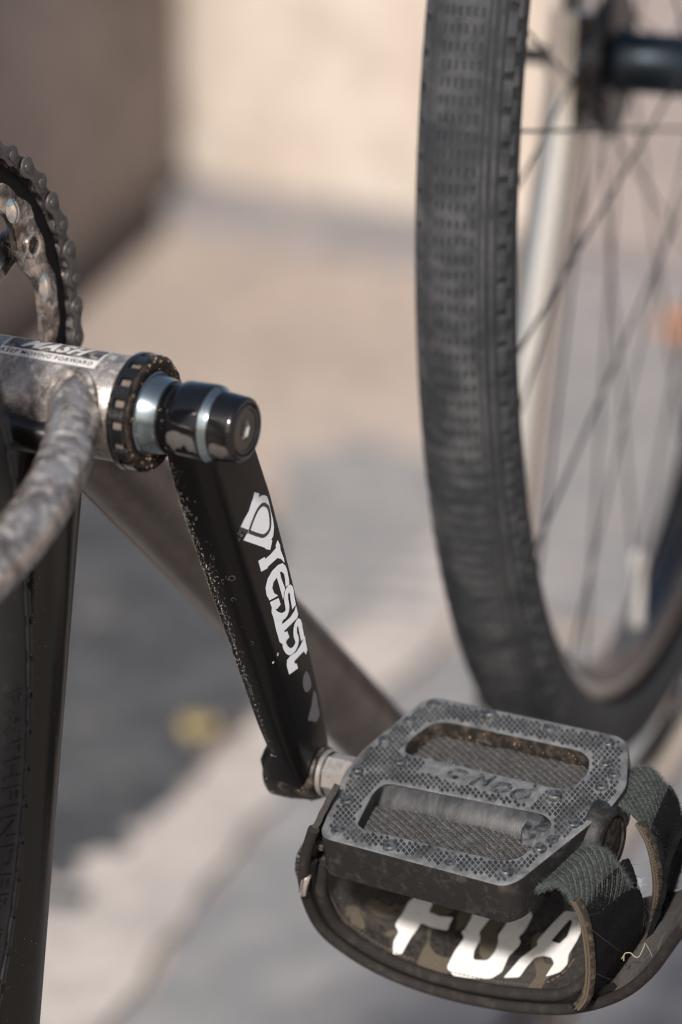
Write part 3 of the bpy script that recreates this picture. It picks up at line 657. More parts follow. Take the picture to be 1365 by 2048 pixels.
# chain: rollers as one mesh, link plates as sub-parts
m = MB()
for k in range(NTEETH):
    a = PHI0 + 2 * pi * k / NTEETH; m.lathe([(RX - 3.2, 0), (RX - 3.2, 3.8), (RX + 3.2, 3.8), (RX + 3.2, 0)], 12, c=(0, PR * cos(a), PR * sin(a)))
chain = m.build('chain', 'chain_steel', bike)
def plate(xc, th):
    n = 14; prof = []
    for s_ in (1, -1):
        for k in range(n + 1):
            a = radians(-128 + 256 * k / n); prof.append((s_ * (6.35 + 4.1 * cos(a)), s_ * 4.1 * sin(a)))
        prof.append((s_ * 1.6, s_ * 2.5)); prof.append((-s_ * 1.6, s_ * 2.5))
    vs, fs = fill2d([prof], th / 2 - .15, .15, 1); return [(xc + z, x, y) for x, y, z in vs], fs
def link_mesh(outer):
    m = MB()
    for sg in (1, -1):
        xc = RX + sg * (4.6 if outer else 3.3); m.add(*plate(xc, 1.1))
        for y in (-6.35, 6.35):
            if outer: m.lathe([(xc + sg * .4, 2.1), (xc + sg * 1.15, 2.1), (xc + sg * 1.35, 1.6), (xc + sg * 1.3, 0)], 14, c=(0, y, 0))
            else: m.lathe([(xc + sg * .3, 3.3), (xc + sg * .8, 3.0), (xc + sg * .9, 0)], 14, c=(0, y, 0))
    return m.mesh('chain_link')
lm = [link_mesh(True), link_mesh(False)]
for me in lm: me.materials.append(M['chain_steel'])
for k in range(NTEETH):
    a = PHI0 + 2 * pi * (k + .5) / NTEETH; rm = PR * cos(pi / NTEETH)
    mt = Matrix.Translation(Vector((0, rm * cos(a), rm * sin(a))) * .001) @ Matrix.Rotation(a + pi / 2, 4, 'X')
    link('chain_link', lm[(k + 1) % 2], 'chain_steel', chain, mt)

# pedal ---------------------------------------------------------------------
PH = radians(14); PO = Vector((142, 77.8, -168.9)); PU = Vector((1, 0, 0)); PV = Vector((0, cos(PH), sin(PH))); PN = Vector((0, -sin(PH), cos(PH)))
PM = Matrix(((1, 0, 0, PO.x * .001), (0, PV.y, PN.y, PO.y * .001), (0, PV.z, PN.z, PO.z * .001 + BBH), (0, 0, 0, 1)))
outer = round_poly([(-43.6, -43.6), (-40.5, -47.2), (37.2, -51.6), (41, -47), (55.6, 6), (55.8, 19.5), (46, 44.2), (40.6, 48), (-40.2, 49), (-44, 45.3), (-52, 9), (-52, -7)], 3.2)
slot_r = round_poly([(-37.5, 10.8), (-38.6, 22), (-34.5, 34.5), (-28, 37), (30, 36), (36, 32.4), (39.8, 23), (38, 12.5), (32, 9)], 5)
slot_f = round_poly([(-33.4, -36.2), (-36.8, -15), (-34.9, -7.5), (34, -6.0), (39.8, -10.5), (40.6, -18.2), (37, -35.2), (31, -39.2), (-29.5, -38.6)], 5)
vs, fs = fill2d([outer, slot_r, slot_f], 8.4, .9, 2)
m = MB(); m.add([(x, y, z - .2) for x, y, z in vs], fs)
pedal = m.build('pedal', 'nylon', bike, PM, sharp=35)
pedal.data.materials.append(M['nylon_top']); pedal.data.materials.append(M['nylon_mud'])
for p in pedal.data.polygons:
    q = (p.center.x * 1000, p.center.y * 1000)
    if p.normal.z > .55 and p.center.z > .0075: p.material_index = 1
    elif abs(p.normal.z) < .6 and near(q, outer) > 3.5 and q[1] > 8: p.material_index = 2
pins = [(-39.1, 44.1), (-43.3, 30.9), (-46.7, 16.2), (-47.8, -5.8), (-42.8, -24.6), (-37.8, -42.4), (-13.8, -44.8), (12.2, -45.9), (35.6, -45.2), (41.6, -28.0), (47.0, -9.2), (50.2, 4.0), (48.0, 15.5), (43.4, 29.7), (39.0, 42.6), (12.6, 43.8), (-13.9, 44.6), (-34.7, 5.0), (33.5, 3.8), (44.2, -34.5), (49.6, 24.0)]
pins[19] = (43.4, -21.0)
text_area = [(-24, 11.5), (-25, 2), (26, -3.5), (27, 7.5)]
ZT = 9.1
m = MB(); step = 2.05; h = step * .5; random.seed(3); rot = radians(47)
for i in range(-40, 41):
    for j in range(-60, 61):
        u = i * 1.90 + j * .18; v = -i * 1.44 + j * 2.18
        if abs(u) > 58 or abs(v) > 53 or not pip((u, v), outer) or pip((u, v), slot_f) or pip((u, v), slot_r): continue
        if near((u, v), outer) < 1.9 or near((u, v), slot_f) < 1.0 or near((u, v), slot_r) < 1.0: continue
        if any((u - a) ** 2 + (v - b) ** 2 < 9.5 for a, b in pins) or pip((u, v), text_area): continue
        hh = .95 * random.uniform(.6, 1.1); k = .43; e1 = Vector((1.90, -1.44)) * k; e2 = Vector((.18, 2.18)) * k; c_ = Vector((u, v))
        q = [c_ + e1 + e2, c_ - e1 + e2, c_ - e1 - e2, c_ + e1 - e2]; tq = [c_ + (p - c_) * .30 for p in q]
        m.add([(p.x, p.y, ZT - .12) for p in q] + [(p.x, p.y, ZT + hh) for p in tq], [(0, 1, 5, 4), (1, 2, 6, 5), (2, 3, 7, 6), (3, 0, 4, 7), (4, 5, 6, 7)])
o = m.build('grip_texture', 'nylon_grip', pedal, FI, smooth=False); props(o, kind='stuff')
def pin_mesh(hx):
    m = MB(); n = 7 if hx else 16; pts = [(0, 3.0), (1.3, 2.75), (1.75, 2.25), (1.75, 0)]; vs = []; fs = []
    for (z, r) in pts:
        for k in range(n): a = 2 * pi * k / n + .3; vs.append((r * cos(a), r * sin(a), z))
    for i in range(len(pts) - 1):
        for k in range(n): fs.append((i * n + k, i * n + (k + 1) % n, i * n + n + (k + 1) % n, i * n + n + k))
    m.add(vs, fs); me = m.mesh('pedal_pin'); me.materials.append(M['nylon_pin']); return me
pmesh = pin_mesh(False)
for u, v in pins:
    sc_ = random.uniform(.8, 1.02); link('pedal_pin', pmesh, 'nylon_pin', pedal, Matrix.Translation((u * .001, v * .001, (ZT - .1) * .001)) @ Matrix.Rotation(random.uniform(0, 3), 4, 'Z') @ Matrix.Rotation(random.uniform(-.16, .16), 4, 'X') @ Matrix.Diagonal((sc_, sc_, random.choice((.55, .9, 1.2, 1.35)), 1)))
# moulded lettering between the slots, partly worn off
for txt, u, v, r_, sz in (('C', -10.8, 5.2, -.35, 8.5), ('N', 1.2, 3.9, .12, 9.5), ('O', 10.0, 2.2, -.2, 9.5), ('O', 18.8, .8, -.3, 9.0)):
    vs, fs = text2d(txt, sz, .35, .25, 1, 'CENTER', .8); m = MB(); ca, sa = cos(r_), sin(r_)
    m.add([(u + x * ca - y * sa, v + (x * sa + y * ca), ZT + .15 + z) for x, y, z in vs], fs); m.build('lettering', 'nylon_pin', pedal, FI)
m = MB(); random.seed(9)
for _ in range(260):
    u = random.uniform(-24, 26); v = 4.2 - u * .1 + random.gauss(0, 2.6); a = random.uniform(-1.2, -.4); l = random.uniform(.8, 3.2)
    m.box((u, v, ZT + .05), (l * .5, .22, random.uniform(.1, .3)), Matrix.Rotation(a, 3, 'Z'))
o = m.build('worn_texture', 'nylon_top', pedal, FI, smooth=False); props(o, kind='stuff')
# axle housing seen in the front slot
m = MB(); m.lathe([(-35.5, 0), (-35.5, 9.5), (-34, 11.3), (-31, 11.8), (30, 12.0), (33, 11.3), (34, 10), (34, 0)], 40, c=(0, -5.6, -3.2)); m.build('axle_housing', 'nylon_worn', pedal, FI)
m = MB(); m.lathe([(27.8, 0), (27.8, 5.4), (28.6, 6.4), (38.6, 6.6), (40.5, 5.4), (40.5, 0)], 6, c=(0, -12.6, 1.9)); m.build('housing_nut', 'nylon_pin', pedal, FI, smooth=False)
# outer end cap and the bulge round it
m = MB(); m.lathe([(50, 15.5), (55, 14.8), (57.2, 13.6), (58.0, 12.4), (58.1, 10.4)], 44, c=(0, 1.5, -4.6)); ec = m.build('end_boss', 'nylon', pedal, FI)
m = MB(); m.lathe([(57.9, 10.2), (57.2, 9.6), (57.4, 8.8), (57.6, 0)], 44, c=(0, 1.5, -4.6), mod=lambda a, i, r: r); m.build('end_cap', 'nylon_mud', pedal, FI)
# recesses and ribs along the front edge
m = MB()
fa, fb = Vector((-40.2, -47.2)), Vector((37.2, -51.6)); fd = (fb - fa).normalized(); fn = Vector((fd.y, -fd.x))
def front(t, out, z): p = fa + fd * t + fn * out; return (p.x, p.y, z)
for (t0, t1, z0, z1) in ((6, 30, -2.8, 1.4), (36, 68, -3.4, 1.6)):
    q = [front(t0, .02, z0), front(t1, .02, z0), front(t1, .02, z1), front(t0, .02, z1)]
    m.tube(catmull([q[0], q[1]], 6), .7, 8); m.tube([q[3], q[2]], .45, 8); m.tube([q[0], q[3]], .7, 8); m.tube([q[1], q[2]], .7, 8)
m.tube([front(-2, .1, -6.2), front(79, .1, -6.2)], .5, 8)
m.build('edge_rib', 'nylon', pedal, FI)
for t in (14, 46):
    m = MB(); p = front(t, -1.2, -1.2); m.lathe([(0, 2.7), (1.6, 2.6), (2.1, 1.6), (2.1, 0)], 16); mm = Matrix.Translation(Vector(p) * .001) @ Matrix.Rotation(radians(-93), 4, 'Z')
    m.build('edge_screw', 'nylon_mud', pedal, mm)
for u in (-30.5, 6):
    m = MB(); m.lathe([(0, 2.0), (1.2, 2.0), (1.4, 0)], 14); m.build('pin_end', 'nylon_mud', pedal, Matrix.Translation((u * .001, .0352, .0018)) @ Matrix.Rotation(radians(-90), 4, 'Z'))
def in_slot():
    u = random.uniform(-36, 38); return (u, random.choice((36.2 - abs(u) * .02, 34.8)), random.uniform(-2, 7))
grains('dirt', pedal, in_slot, 70, .2, .6)
def on_top():
    while True:
        u, v = random.uniform(-50, 52), random.uniform(-48, 48)
        if pip((u, v), outer) and not pip((u, v), slot_f) and not pip((u, v), slot_r): return (u, v, ZT + .5)
grains('dust', pedal, on_top, 420, .10, .36, 'glue')
# axle collar between crank and pedal
m = MB(); m.lathe([(-66.6, 5), (-66.6, 9.0), (-66.0, 9.6), (-64.6, 9.6), (-64.2, 9.0)], 40); ax = m.build('pedal_axle', 'axle_steel', pedal, FI)
m = MB(); m.lathe([(-64.4, 8.2), (-64.0, 8.7), (-54.5, 8.7), (-54, 8.2), (-50, 8.0), (-44, 8)], 8, c=(0, 0, 0)); m.build('axle_flats', 'axle_steel', ax, FI, smooth=False) if False else m.build('axle_flats', 'axle_steel', pedal, FI, smooth=False)

# front wheel ------------------------------------------------------------------
FW = Vector((0, 560, 10)); STEER = radians(10.2); FL2 = Vector((cos(STEER), sin(STEER), 0))
def wheel_m(c, rz): return Matrix.Translation((c.x * .001, c.y * .001, c.z * .001 + BBH)) @ Matrix.Rotation(rz, 4, 'Z')
def tyre_profile(n=30, rs=21, rc=329):
    out = []
    for k in range(n + 1):
        a = radians(-128 + 256 * k / n); x = rs * sin(a); r = rc + rs * cos(a)
        out.append((x, r))
    return out
def make_wheel(name, c, rz, tyre_mat, tread, spoke_n=32, full=True):
    m = MB(); rp = [(-10, 317), (-11.5, 312), (-11.5, 309), (-10.4, 305), (-7, 301.5), (0, 300.5), (7, 301.5), (10.4, 305), (11.5, 309), (11.5, 312), (10, 317), (-10, 317)]
    m.lathe(rp, 160); rim = m.build(name, 'rim', bike, wheel_m(c, rz))
    for sg in (1, -1):
        m = MB(); m.lathe([(sg * 11.6, 308.2), (sg * 11.9, 308.8), (sg * 11.9, 314.5), (sg * 11.2, 316)], 160); m.build('brake_track', 'rim_track', rim, FI)
    m = MB(); m.lathe(tyre_profile(), 200); ty = m.build('tyre', tyre_mat, rim, FI, sharp=60)
    hubp = [(-50, 6), (-44, 6), (-44, 11), (-24, 12), (-23, 36), (-22, 37.5), (-17, 37.5), (-16, 36), (-15, 17), (-12, 14), (26, 14), (29, 17), (30, 36), (31, 37.5), (34, 37.5), (35, 36), (36, 12), (44, 11), (44, 6), (50, 6)]
    m = MB(); m.lathe([(-70, 0), (-70, 4.5), (-50, 4.5)] + hubp + [(50, 4.5), (70, 4.5), (70, 0)], 44); m.build('hub', 'hub', rim, FI)
    m = MB(); m.lathe([(-14.6, 17.4), (-11, 15.2), (25, 15.2), (29, 17.4)], 36); m.build('hub_shell', 'hub_shell', rim, FI)
    for k in range(spoke_n):
        a = 2 * pi * (k + .35) / spoke_n; sg = 1 if k % 2 else -1; cr = (1 if (k // 2) % 2 else -1) * radians(62); b = a + cr
        m = MB(); m.tube([(32.5 if sg > 0 else -19.5, 32 * cos(b), 32 * sin(b)), (sg * 3, 302 * cos(a), 302 * sin(a))], .8, 6); m.build('spoke', 'spoke', rim, FI)
    return rim, ty
fw, fty = make_wheel('front_wheel', FW, STEER, 'rubber', True)
# tread of the front tyre: ribs, cross bars and shoulder knobs
m = MB(); rs, rc = 21, 329
def tp(a, th, lift): r = rs + lift; return (r * sin(a), (rc + r * cos(a)) * cos(th), (rc + r * cos(a)) * sin(th))
def tread_box(a, da, th, dth, h):
    vs = [tp(a + sa * da * (1 if l < 0 else .85), th + st_ * dth * (1 if l < 0 else .88), l if l > 0 else -.3) for l in (-1, h) for sa, st_ in ((-1, -1), (1, -1), (1, 1), (-1, 1))]
    m.add(vs, [(0, 1, 5, 4), (1, 2, 6, 5), (2, 3, 7, 6), (3, 0, 4, 7), (4, 5, 6, 7)])
NB = 300
for k in range(NB):
    th = 2 * pi * k / NB
    if cos(th) > .55: continue        # the far front of the wheel is turned away from view and kept smooth
    for j in range(-3, 3): tread_box((j + .5) * .148, .042, th, 2.0 / 350, random.uniform(.35, .75))
for j in range(-3, 4):
    a = j * .148
    for k in range(NB // 2):
        th = 2 * pi * k / (NB // 2)
        if cos(th) > .55: continue
        tread_box(a, .043, th, pi / (NB // 2) * 1.12, .72)
for sg in (-1, 1):
    for k in range(150):
        th = 2 * pi * (k + (.5 if sg > 0 else 0)) / 150
        if cos(th) > .55: continue
        tread_box(sg * .57, .045, th, pi / 150 * 1.12, .7); tread_box(sg * .76, .055, th, pi / 150 * 1.12, .8); tread_box(sg * 1.0, .10, th, 6.0 / 345, 1.3); tread_box(sg * 1.25, .07, th + pi / 150, 4.6 / 340, .9)
o = m.build('tread', 'rubber_tread', fw, FI, smooth=False); props(o, kind='stuff')
m = MB(); m.tube([(0, 4, -302), (0, 4, -268)], [3.3, 3.2], 14); m.build('valve', 'nickel', fw, FI)
m = MB(); m.tube([(0, 4, -268), (0, 4, -262), (0, 4, -259)], [4.2, 4.0, 1.5], 14); m.build('valve_cap', 'nickel', fw, FI)

# fork, stem, handlebar, saddle
m = MB(); m.tube([(-30, 462, -372), (0, 464, -378), (30, 462, -372)], 15, 20); fork = m.build('fork', 'steel', bike)
for sg in (-1, 1):
    e_ = FW + FL2 * (84 if sg > 0 else -41)
    m = MB(); q = catmull([(sg * 30, 462, -372), (sg * (76 if sg > 0 else 40), 485, -270), (sg * (82 if sg > 0 else 43), FW.y + sg * 6 - 36, -140), (e_.x, e_.y - 6, -22), (e_.x, e_.y, 34)], 8); n = len(q)
    m.tube(q, [13.5 - 2.0 * i / (n - 1) for i in range(n)], 28); m.build('fork_blade', 'fork_steel', fork, FI)
    m = MB(); m.box((e_.x, e_.y, 20), (2.6, 15, 34)); m.build('dropout', 'chrome', fork, FI)
    m = MB(); m.lathe([(sg * 5, 11), (sg * 10, 11), (sg * 11, 8), (sg * 11, 0)], 24, c=tuple(e_)); m.build('axle_nut', 'hub', fork, FI)
m = MB(); m.tube([(0, 446, -492), (0, 438, -520)], 16, 20); m.tube([(0, 438, -520), (0, 430, -690)], 13, 20); m.tube([(0, 430, -688), (0, 505, -700)], 14, 20); m.build('stem', 'black_gloss', bike)
m = MB(); m.tube(catmull([(-260, 470, -716), (-150, 490, -712), (-60, 505, -702), (0, 505, -700), (60, 505, -702), (150, 490, -712), (260, 470, -716)], 8), 13, 16); m.build('handlebar', 'saddle', bike)
m = MB(); m.tube([(0, -99, -510), (0, -128, -660)], 13.5, 20); m.build('seat_post', 'black_gloss', bike)
m = MB(); m.tube(catmull([(0, 20, -712), (0, -40, -714), (0, -120, -716), (0, -220, -712), (0, -260, -706)], 6), [12 + 55 * min(1, (i / 24) ** 2.2) for i in range(25)], 20, flat=(.35, 1)); m.build('saddle', 'saddle', bike)

# rear wheel close to the seat tube
RW = Vector((2, -390, -76))
rw, rty = make_wheel('rear_wheel', RW, 0, 'rubber_dark', True, 32)
m = MB()
for k in range(150):
    th = 2 * pi * k / 150
    if cos(th) < .2: continue
    for j in (-1, 0, 1): tread_box(j * .3, .11, th, 5.4 / 350, 1.2)
    for sg in (-1, 1): tread_box(sg * .98, .15, th, 5.9 / 345, 1.7); tread_box(sg * 1.22, .03, th + .004, 5.2 / 340, .9)
o = m.build('tread', 'rubber_dark', rw, FI, smooth=False); props(o, kind='stuff')
vs, fs = finer(*text2d('PATHFINDER PRO', 13.5, 0, 0, 1.12, 'LEFT', .35), 3)
m = MB(); outp = []
for x, y, z in vs:
    th = -(.045 + x / 327.0); rr = 325.5 + y; a = math.acos(max(-1, min(1, (rr - rc) / rs))); l = .25 + z
    outp.append(((rs + l) * sin(a), (rc + (rs + l) * cos(a)) * cos(th), (rc + (rs + l) * cos(a)) * sin(th)))
m.add(outp, fs); m.build('lettering', 'rubber_dark', rw, FI)
m = MB(); m.lathe([(20.2, 336.2), (20.6, 336.6), (20.0, 337.4)], 200); m.build('sidewall_line', 'rubber_dark', rw, FI)

# ------------------------------------------------------------------ strap hanging from the pedal: a thing of its own
TL = radians(30); SQ = Vector((0, cos(TL), sin(TL))); SN = Vector((0, -sin(TL), cos(TL)))
strap = empty('pedal_strap', ROOT_LOC + Matrix.Rotation(ROOT_RZ, 3, 'Z') @ (Vector((142, 60, -240)) * .001 + Vector((0, 0, BBH))), ROOT_RZ)
props(strap, 'frayed camouflage foot strap with white lettering hanging under the black pedal', 'pedal strap')
STO = Vector((142, 60, -240 + BBH * 1000))
def sb(m, name, material, parent=None, smooth=True, sharp=35):
    """build strap pieces given in bicycle millimetres"""
    if parent is None: return m.build(name, material, strap, Matrix.Translation(Vector((-.142, -.060, .240))), smooth, sharp)
    return m.build(name, material, parent, FI, smooth, sharp)
def su(u, v, h): return PO + PU * u + SQ * v + SN * h          # tilted frame of the pad
def pp(u, v, n_): return PO + PU * u + PV * v + PN * n_        # frame of the pedal
OUTER = [(-32, 46), (-46, 21), (-53, 3), (-58, -19), (-57, -40), (-49, -52), (-36, -61), (-19, -66), (1, -67), (23, -64), (47, -56), (70, -39), (87, -18), (102, 8), (109, 20)]
OUTER = OUTER[1:]
def curve2(pts, n=140):
    d = catmull([(a, b, 0) for a, b in pts], 12); L_ = [0]
    for a, b in zip(d, d[1:]): L_.append(L_[-1] + (b - a).length)
    out = []; k = 0
    for i in range(n + 1):
        s_ = L_[-1] * i / n
        while k < len(L_) - 2 and L_[k + 1] < s_: k += 1
        t = (s_ - L_[k]) / max(1e-9, L_[k + 1] - L_[k]); out.append(d[k].lerp(d[k + 1], t))
    return out, L_[-1]
def normals2(c):
    r = []
    for i in range(len(c)):
        t = (c[min(i + 1, len(c) - 1)] - c[max(i - 1, 0)]).normalized(); r.append(Vector((-t.y, t.x, 0)))
    return r
oc, olen = curve2(OUTER); on = normals2(oc)
def lerp_tab(tab, x):
    for (a, b), (c_, d) in zip(tab, tab[1:]):
        if a <= x <= c_: return b + (d - b) * (x - a) / (c_ - a)
    return tab[0][1] if x < tab[0][0] else tab[-1][1]
def slab(cv, nv, off, th, vn, vf, nv_=14, wob=0.0, i0=0, i1=None):
    """thick cloth: curve cv offset by off, width from vn(f) to vf(f), f = 0..1 along it"""
    m = MB(); i1 = i1 if i1 is not None else len(cv) - 1; rng = list(range(i0, i1 + 1)); W = nv_ + 1; N_ = len(rng)
    for lay in (0, 1):
        for i in rng:
            f = (i - i0) / (i1 - i0); a, b = vn(f), vf(f)
            for j in range(W):
                v = a + (b - a) * j / nv_; o_ = off + lay * th + wob * sin(i * .33 + j * .9) * sin(j * .5)
                p = cv[i] + nv[i] * o_; m.v.append(tuple(su(p.x, v, p.y)))
    for lay in (0, 1):
        b0 = lay * N_ * W
        for i in range(N_ - 1):
            for j in range(nv_):
                q = (b0 + i * W + j, b0 + i * W + j + 1, b0 + (i + 1) * W + j + 1, b0 + (i + 1) * W + j); m.f.append(q if lay else q[::-1])
    T = N_ * W
    for i in range(N_ - 1):
        m.f.append((i * W, (i + 1) * W, T + (i + 1) * W, T + i * W)); j = nv_; m.f.append((i * W + j, T + i * W + j, T + (i + 1) * W + j, (i + 1) * W + j))
    for j in range(nv_):
        m.f.append((j, T + j, T + j + 1, j + 1)); e = (N_ - 1) * W; m.f.append((e + j, e + j + 1, T + e + j + 1, T + e + j))
    return m
vn_o = lambda f: lerp_tab([(0, -40), (.05, -43), (.12, -45), (.8, -45), (1, -44)], f)
vf_o = lambda f: lerp_tab([(0, -18), (.15, -16), (.3, 4), (.5, 10), (.75, 4), (.9, -12), (1, -22)], f)
pad = sb(slab(oc, on, -2.2, 2.4, vn_o, vf_o, wob=.25), 'lower_pad', 'camo')
def edge_path(cv, nv, off, vfun, i0, i1): return [su((cv[i] + nv[i] * off).x, vfun((i - i0) / (i1 - i0)), (cv[i] + nv[i] * off).y) for i in range(i0, i1 + 1)]
m = MB(); m.tube(edge_path(oc, on, -1.0, lambda f: vn_o(f) - .6, 0, len(oc) - 1), 2.3, 12); sb(m, 'piping', 'piping')
# upper panel with the print
i0, i1 = 12, 97
def vn_p(f): return -42.5 + (15 * (1 - sqrt(max(0, 1 - ((f - .88) / .12) ** 2))) if f > .88 else 0) + (4 * (1 - f / .1) if f < .1 else 0)
vf_p = lambda f: lerp_tab([(0, -20), (.15, -12), (.3, 4), (.8, 8), (1, -4)], f)
panel = sb(slab(oc, on, 3.2, 2.4, vn_p, vf_p, wob=.15, i0=i0, i1=i1), 'printed_panel', 'camo')
ep = edge_path(oc, on, 4.4, lambda f: vn_p(f) - .3, i0, i1)
c_end = oc[i1] + on[i1] * 4.4; ep += [su(c_end.x + .3, v, c_end.y) for v in (-24, -18, -12, -6)]
m = MB(); m.tube(ep, 2.5, 12); sb(m, 'piping', 'piping')
m = MB(); m.tube(edge_path(oc, on, 1.6, lambda f: vn_o(.1 + .6 * f) + 2.2, 10, 104), 1.9, 10); sb(m, 'seam', 'webbing')
m = MB()      # stitching along both edges
for (off, vfun, a, b) in ((5.75, lambda f: vn_p(f) + 3.2, i0 + 2, i1 - 8), (.35, lambda f: vn_o(f) + 1.6, 8, len(oc) - 12)):
    q = edge_path(oc, on, off, vfun, a, b)
    for k in range(0, len(q) - 1): m.tube([q[k].lerp(q[k + 1], .1), q[k].lerp(q[k + 1], .72)], .32, 5)
o = sb(m, 'stitching', 'stitch'); props(o, kind='stuff')
# lettering on the panel: arc length s (mm) measured on the panel from its pixel-free drawing
pcv = [oc[i] + on[i] * 5.6 for i in range(len(oc))]; pl = [0]
for a, b in zip(pcv, pcv[1:]): pl.append(pl[-1] + (b - a).length)
S0 = 28.6
def panel_pt(s_, v, lift):
    s_ = s_ - S0
    k = 0
    while k < len(pl) - 2 and pl[k + 1] < s_: k += 1
    t = (s_ - pl[k]) / (pl[k + 1] - pl[k]); p = pcv[k].lerp(pcv[k + 1], t) + on[k].lerp(on[k + 1], t) * lift; return su(p.x, v, p.y)
FOX = [
 [(115.0, -40.5), (118.2, -39.0), (118.4, -32), (119.4, -25), (119.6, -22.5), (125, -22.6), (130.8, -21.7), (130.4, -18.4), (130.6, -15.0), (125, -16.6), (120.4, -16.6), (120.2, -9.5), (126, -9.8), (131.6, -10.4), (132.8, -7.4), (133.2, -3.6), (122, -3.2), (112.2, -4.0), (112.6, -9), (112.4, -13.7), (111.2, -16.5), (111.2, -22), (110.6, -26), (110.6, -28.5), (113.2, -30.4), (112.9, -35)],
 None,
 [(162.6, -37.3), (169.6, -36.2), (170.6, -31), (172.2, -26.4), (175.6, -25.0), (180.0, -25.6), (182.6, -28.4), (181.4, -35.0), (187.6, -32.6), (189.4, -29.0), (187.6, -24), (188.6, -17), (188.4, -9), (187.2, -3.0), (176.0, -2.6), (173.0, -9.2), (169.6, -18.2), (171.0, -20.2), (168.2, -24.0), (166.0, -27.0), (164.4, -32)]]
A_in = round_poly([(176.2, -17.6), (180.6, -18.8), (182.8, -15.0), (181.8, -7.5), (180.2, -6.4)], .6, 2)
O_out = round_poly([(137.4, -38.0), (141.6, -40.8), (150, -40.0), (157.6, -38.6), (160.8, -34.8), (160.4, -26.9), (162.8, -21.5), (162.6, -19.0), (160.6, -17.6), (162.2, -13.6), (162.4, -6), (158, -2.6), (148, -2.6), (139.6, -3.6), (136.8, -8), (137.6, -13), (137.2, -19.2), (136.2, -20.4), (138.6, -22.4), (137.4, -30)], 1.2, 2)
O_in = round_poly([(146.4, -31.6), (152.4, -30.6), (153.8, -26), (153.2, -21), (151.6, -18.4), (152.8, -12), (151.6, -9), (145.6, -9), (144.6, -13), (143.4, -18.6), (145.4, -21.4), (145.0, -27.5)], 1.2, 2)
for k, loops in enumerate(([round_poly(FOX[0], .8, 2)], [O_out, O_in], [round_poly(FOX[2], .8, 2), A_in])):
    vs, fs = finer(*fill2d(loops), 2.5); m = MB(); m.add([panel_pt(x, y, .22) for x, y, z in vs], fs); sb(m, 'lettering', 'cloth_print')

# woven bands
def band(strip, vmid, vhalf, material, name, th=2.0, frame_=pp, weave=.40, per=2.3, step=.55, cross=34, twist=None):
    """path = [(u, n)] in the pedal frame with its width along the pedal's depth; woven relief is real"""
    c_ = catmull([(a, b, 0) for a, b in strip], 14); L_ = [0]
    for a, b in zip(c_, c_[1:]): L_.append(L_[-1] + (b - a).length)
    n = int(L_[-1] / step); cv = []; k = 0
    for i in range(n + 1):
        s_ = L_[-1] * i / n
        while k < len(L_) - 2 and L_[k + 1] < s_: k += 1
        cv.append(c_[k].lerp(c_[k + 1], (s_ - L_[k]) / max(1e-9, L_[k + 1] - L_[k])))
    nv = normals2(cv); m = MB(); W = cross + 1; yarn_shade = []
    edge = []; ph_ = random.uniform(0, 6)
    def wob_(a, q): return .3 * sin(a * .21 + ph_ + q) + .12 * sin(a * .53 + 2.2 * q + ph_)
    for lay in (0, 1):
        for i in range(n + 1):
            f = i / n; vm = vmid(f) if callable(vmid) else vmid; vh = vhalf(f) if callable(vhalf) else vhalf; s_ = i * step
            du = twist(f) if twist else 0
            for j in range(W):
                q = j / cross * 2 - 1; v = vm + vh * q
                wv = weave * sin(2 * pi * s_ / per + (pi if j % 2 else 0)) + weave * .5 * sin(2 * pi * (s_ / per * .5 + j * .25))
                o_ = wob_(s_, q) + th * (.5 - lay) + (wv if lay == 0 else -wv) * (1 - .5 * q ** 8)
                jit = random.uniform(-.2, .2) + .5 * sin(s_ * .37 + ph_) if abs(q) > .99 else 0
                p = cv[i] + nv[i] * o_; m.v.append(tuple(frame_(p.x + du * q, v + jit, p.y))); yarn_shade.append(max(0, min(1, .5 + .5 * wv / (weave + 1e-6))))
                if lay == 0 and j in (0, cross): edge.append((Vector(m.v[-1]), nv[i]))
    for lay in (0, 1):
        b0 = lay * (n + 1) * W
        for i in range(n):
            for j in range(cross):
                q = (b0 + i * W + j, b0 + (i + 1) * W + j, b0 + (i + 1) * W + j + 1, b0 + i * W + j + 1); m.f.append(q if lay else q[::-1])
    T = (n + 1) * W
    for i in range(n):
        m.f.append((i * W, (i + 1) * W, T + (i + 1) * W, T + i * W)); j = cross; m.f.append((i * W + j, T + i * W + j, T + (i + 1) * W + j, (i + 1) * W + j))
    for j in range(cross):
        m.f.append((j, T + j, T + j + 1, j + 1)); e = n * W; m.f.append((e + j, e + j + 1, T + e + j + 1, T + e + j))
    o = sb(m, name, material); me = o.data
    if len(me.vertices) == len(yarn_shade): me.attributes.new('yarn_shade', 'FLOAT', 'POINT').data.foreach_set('value', yarn_shade)
    else: print('yarn mismatch', len(me.vertices), len(yarn_shade))
    return o, [Vector(x) for x in m.v], edge
random.seed(21)
b1, v1, e1 = band([(-45, -4), (-32, 1.5), (0, 2.2), (32, 1.0), (42, -3)], -26.5, 12.5, 'webbing', 'webbing')
b2, v2, e2 = band([(-45, -4), (-32, 1.0), (0, 1.2), (30, .8), (42, -3)], 22.0, 12.2, 'webbing', 'webbing')
b3, v3, e3 = band([(42, -4), (50, 1.0), (55, 3.2), (60, 0.5), (64, -6), (65.5, -13)], -26.0, 13.0, 'webbing_green', 'webbing_end', twist=lambda f: 4.0 * f, weave=.26, per=1.8)
b4, v4, e4 = band([(44, -3), (54, 4.5), (60, 4.0), (66, -1), (69, -9), (70, -16)], 24.0, 13.0, 'webbing_green', 'webbing_end', twist=lambda f: -2.5 * f, weave=.26, per=1.8)
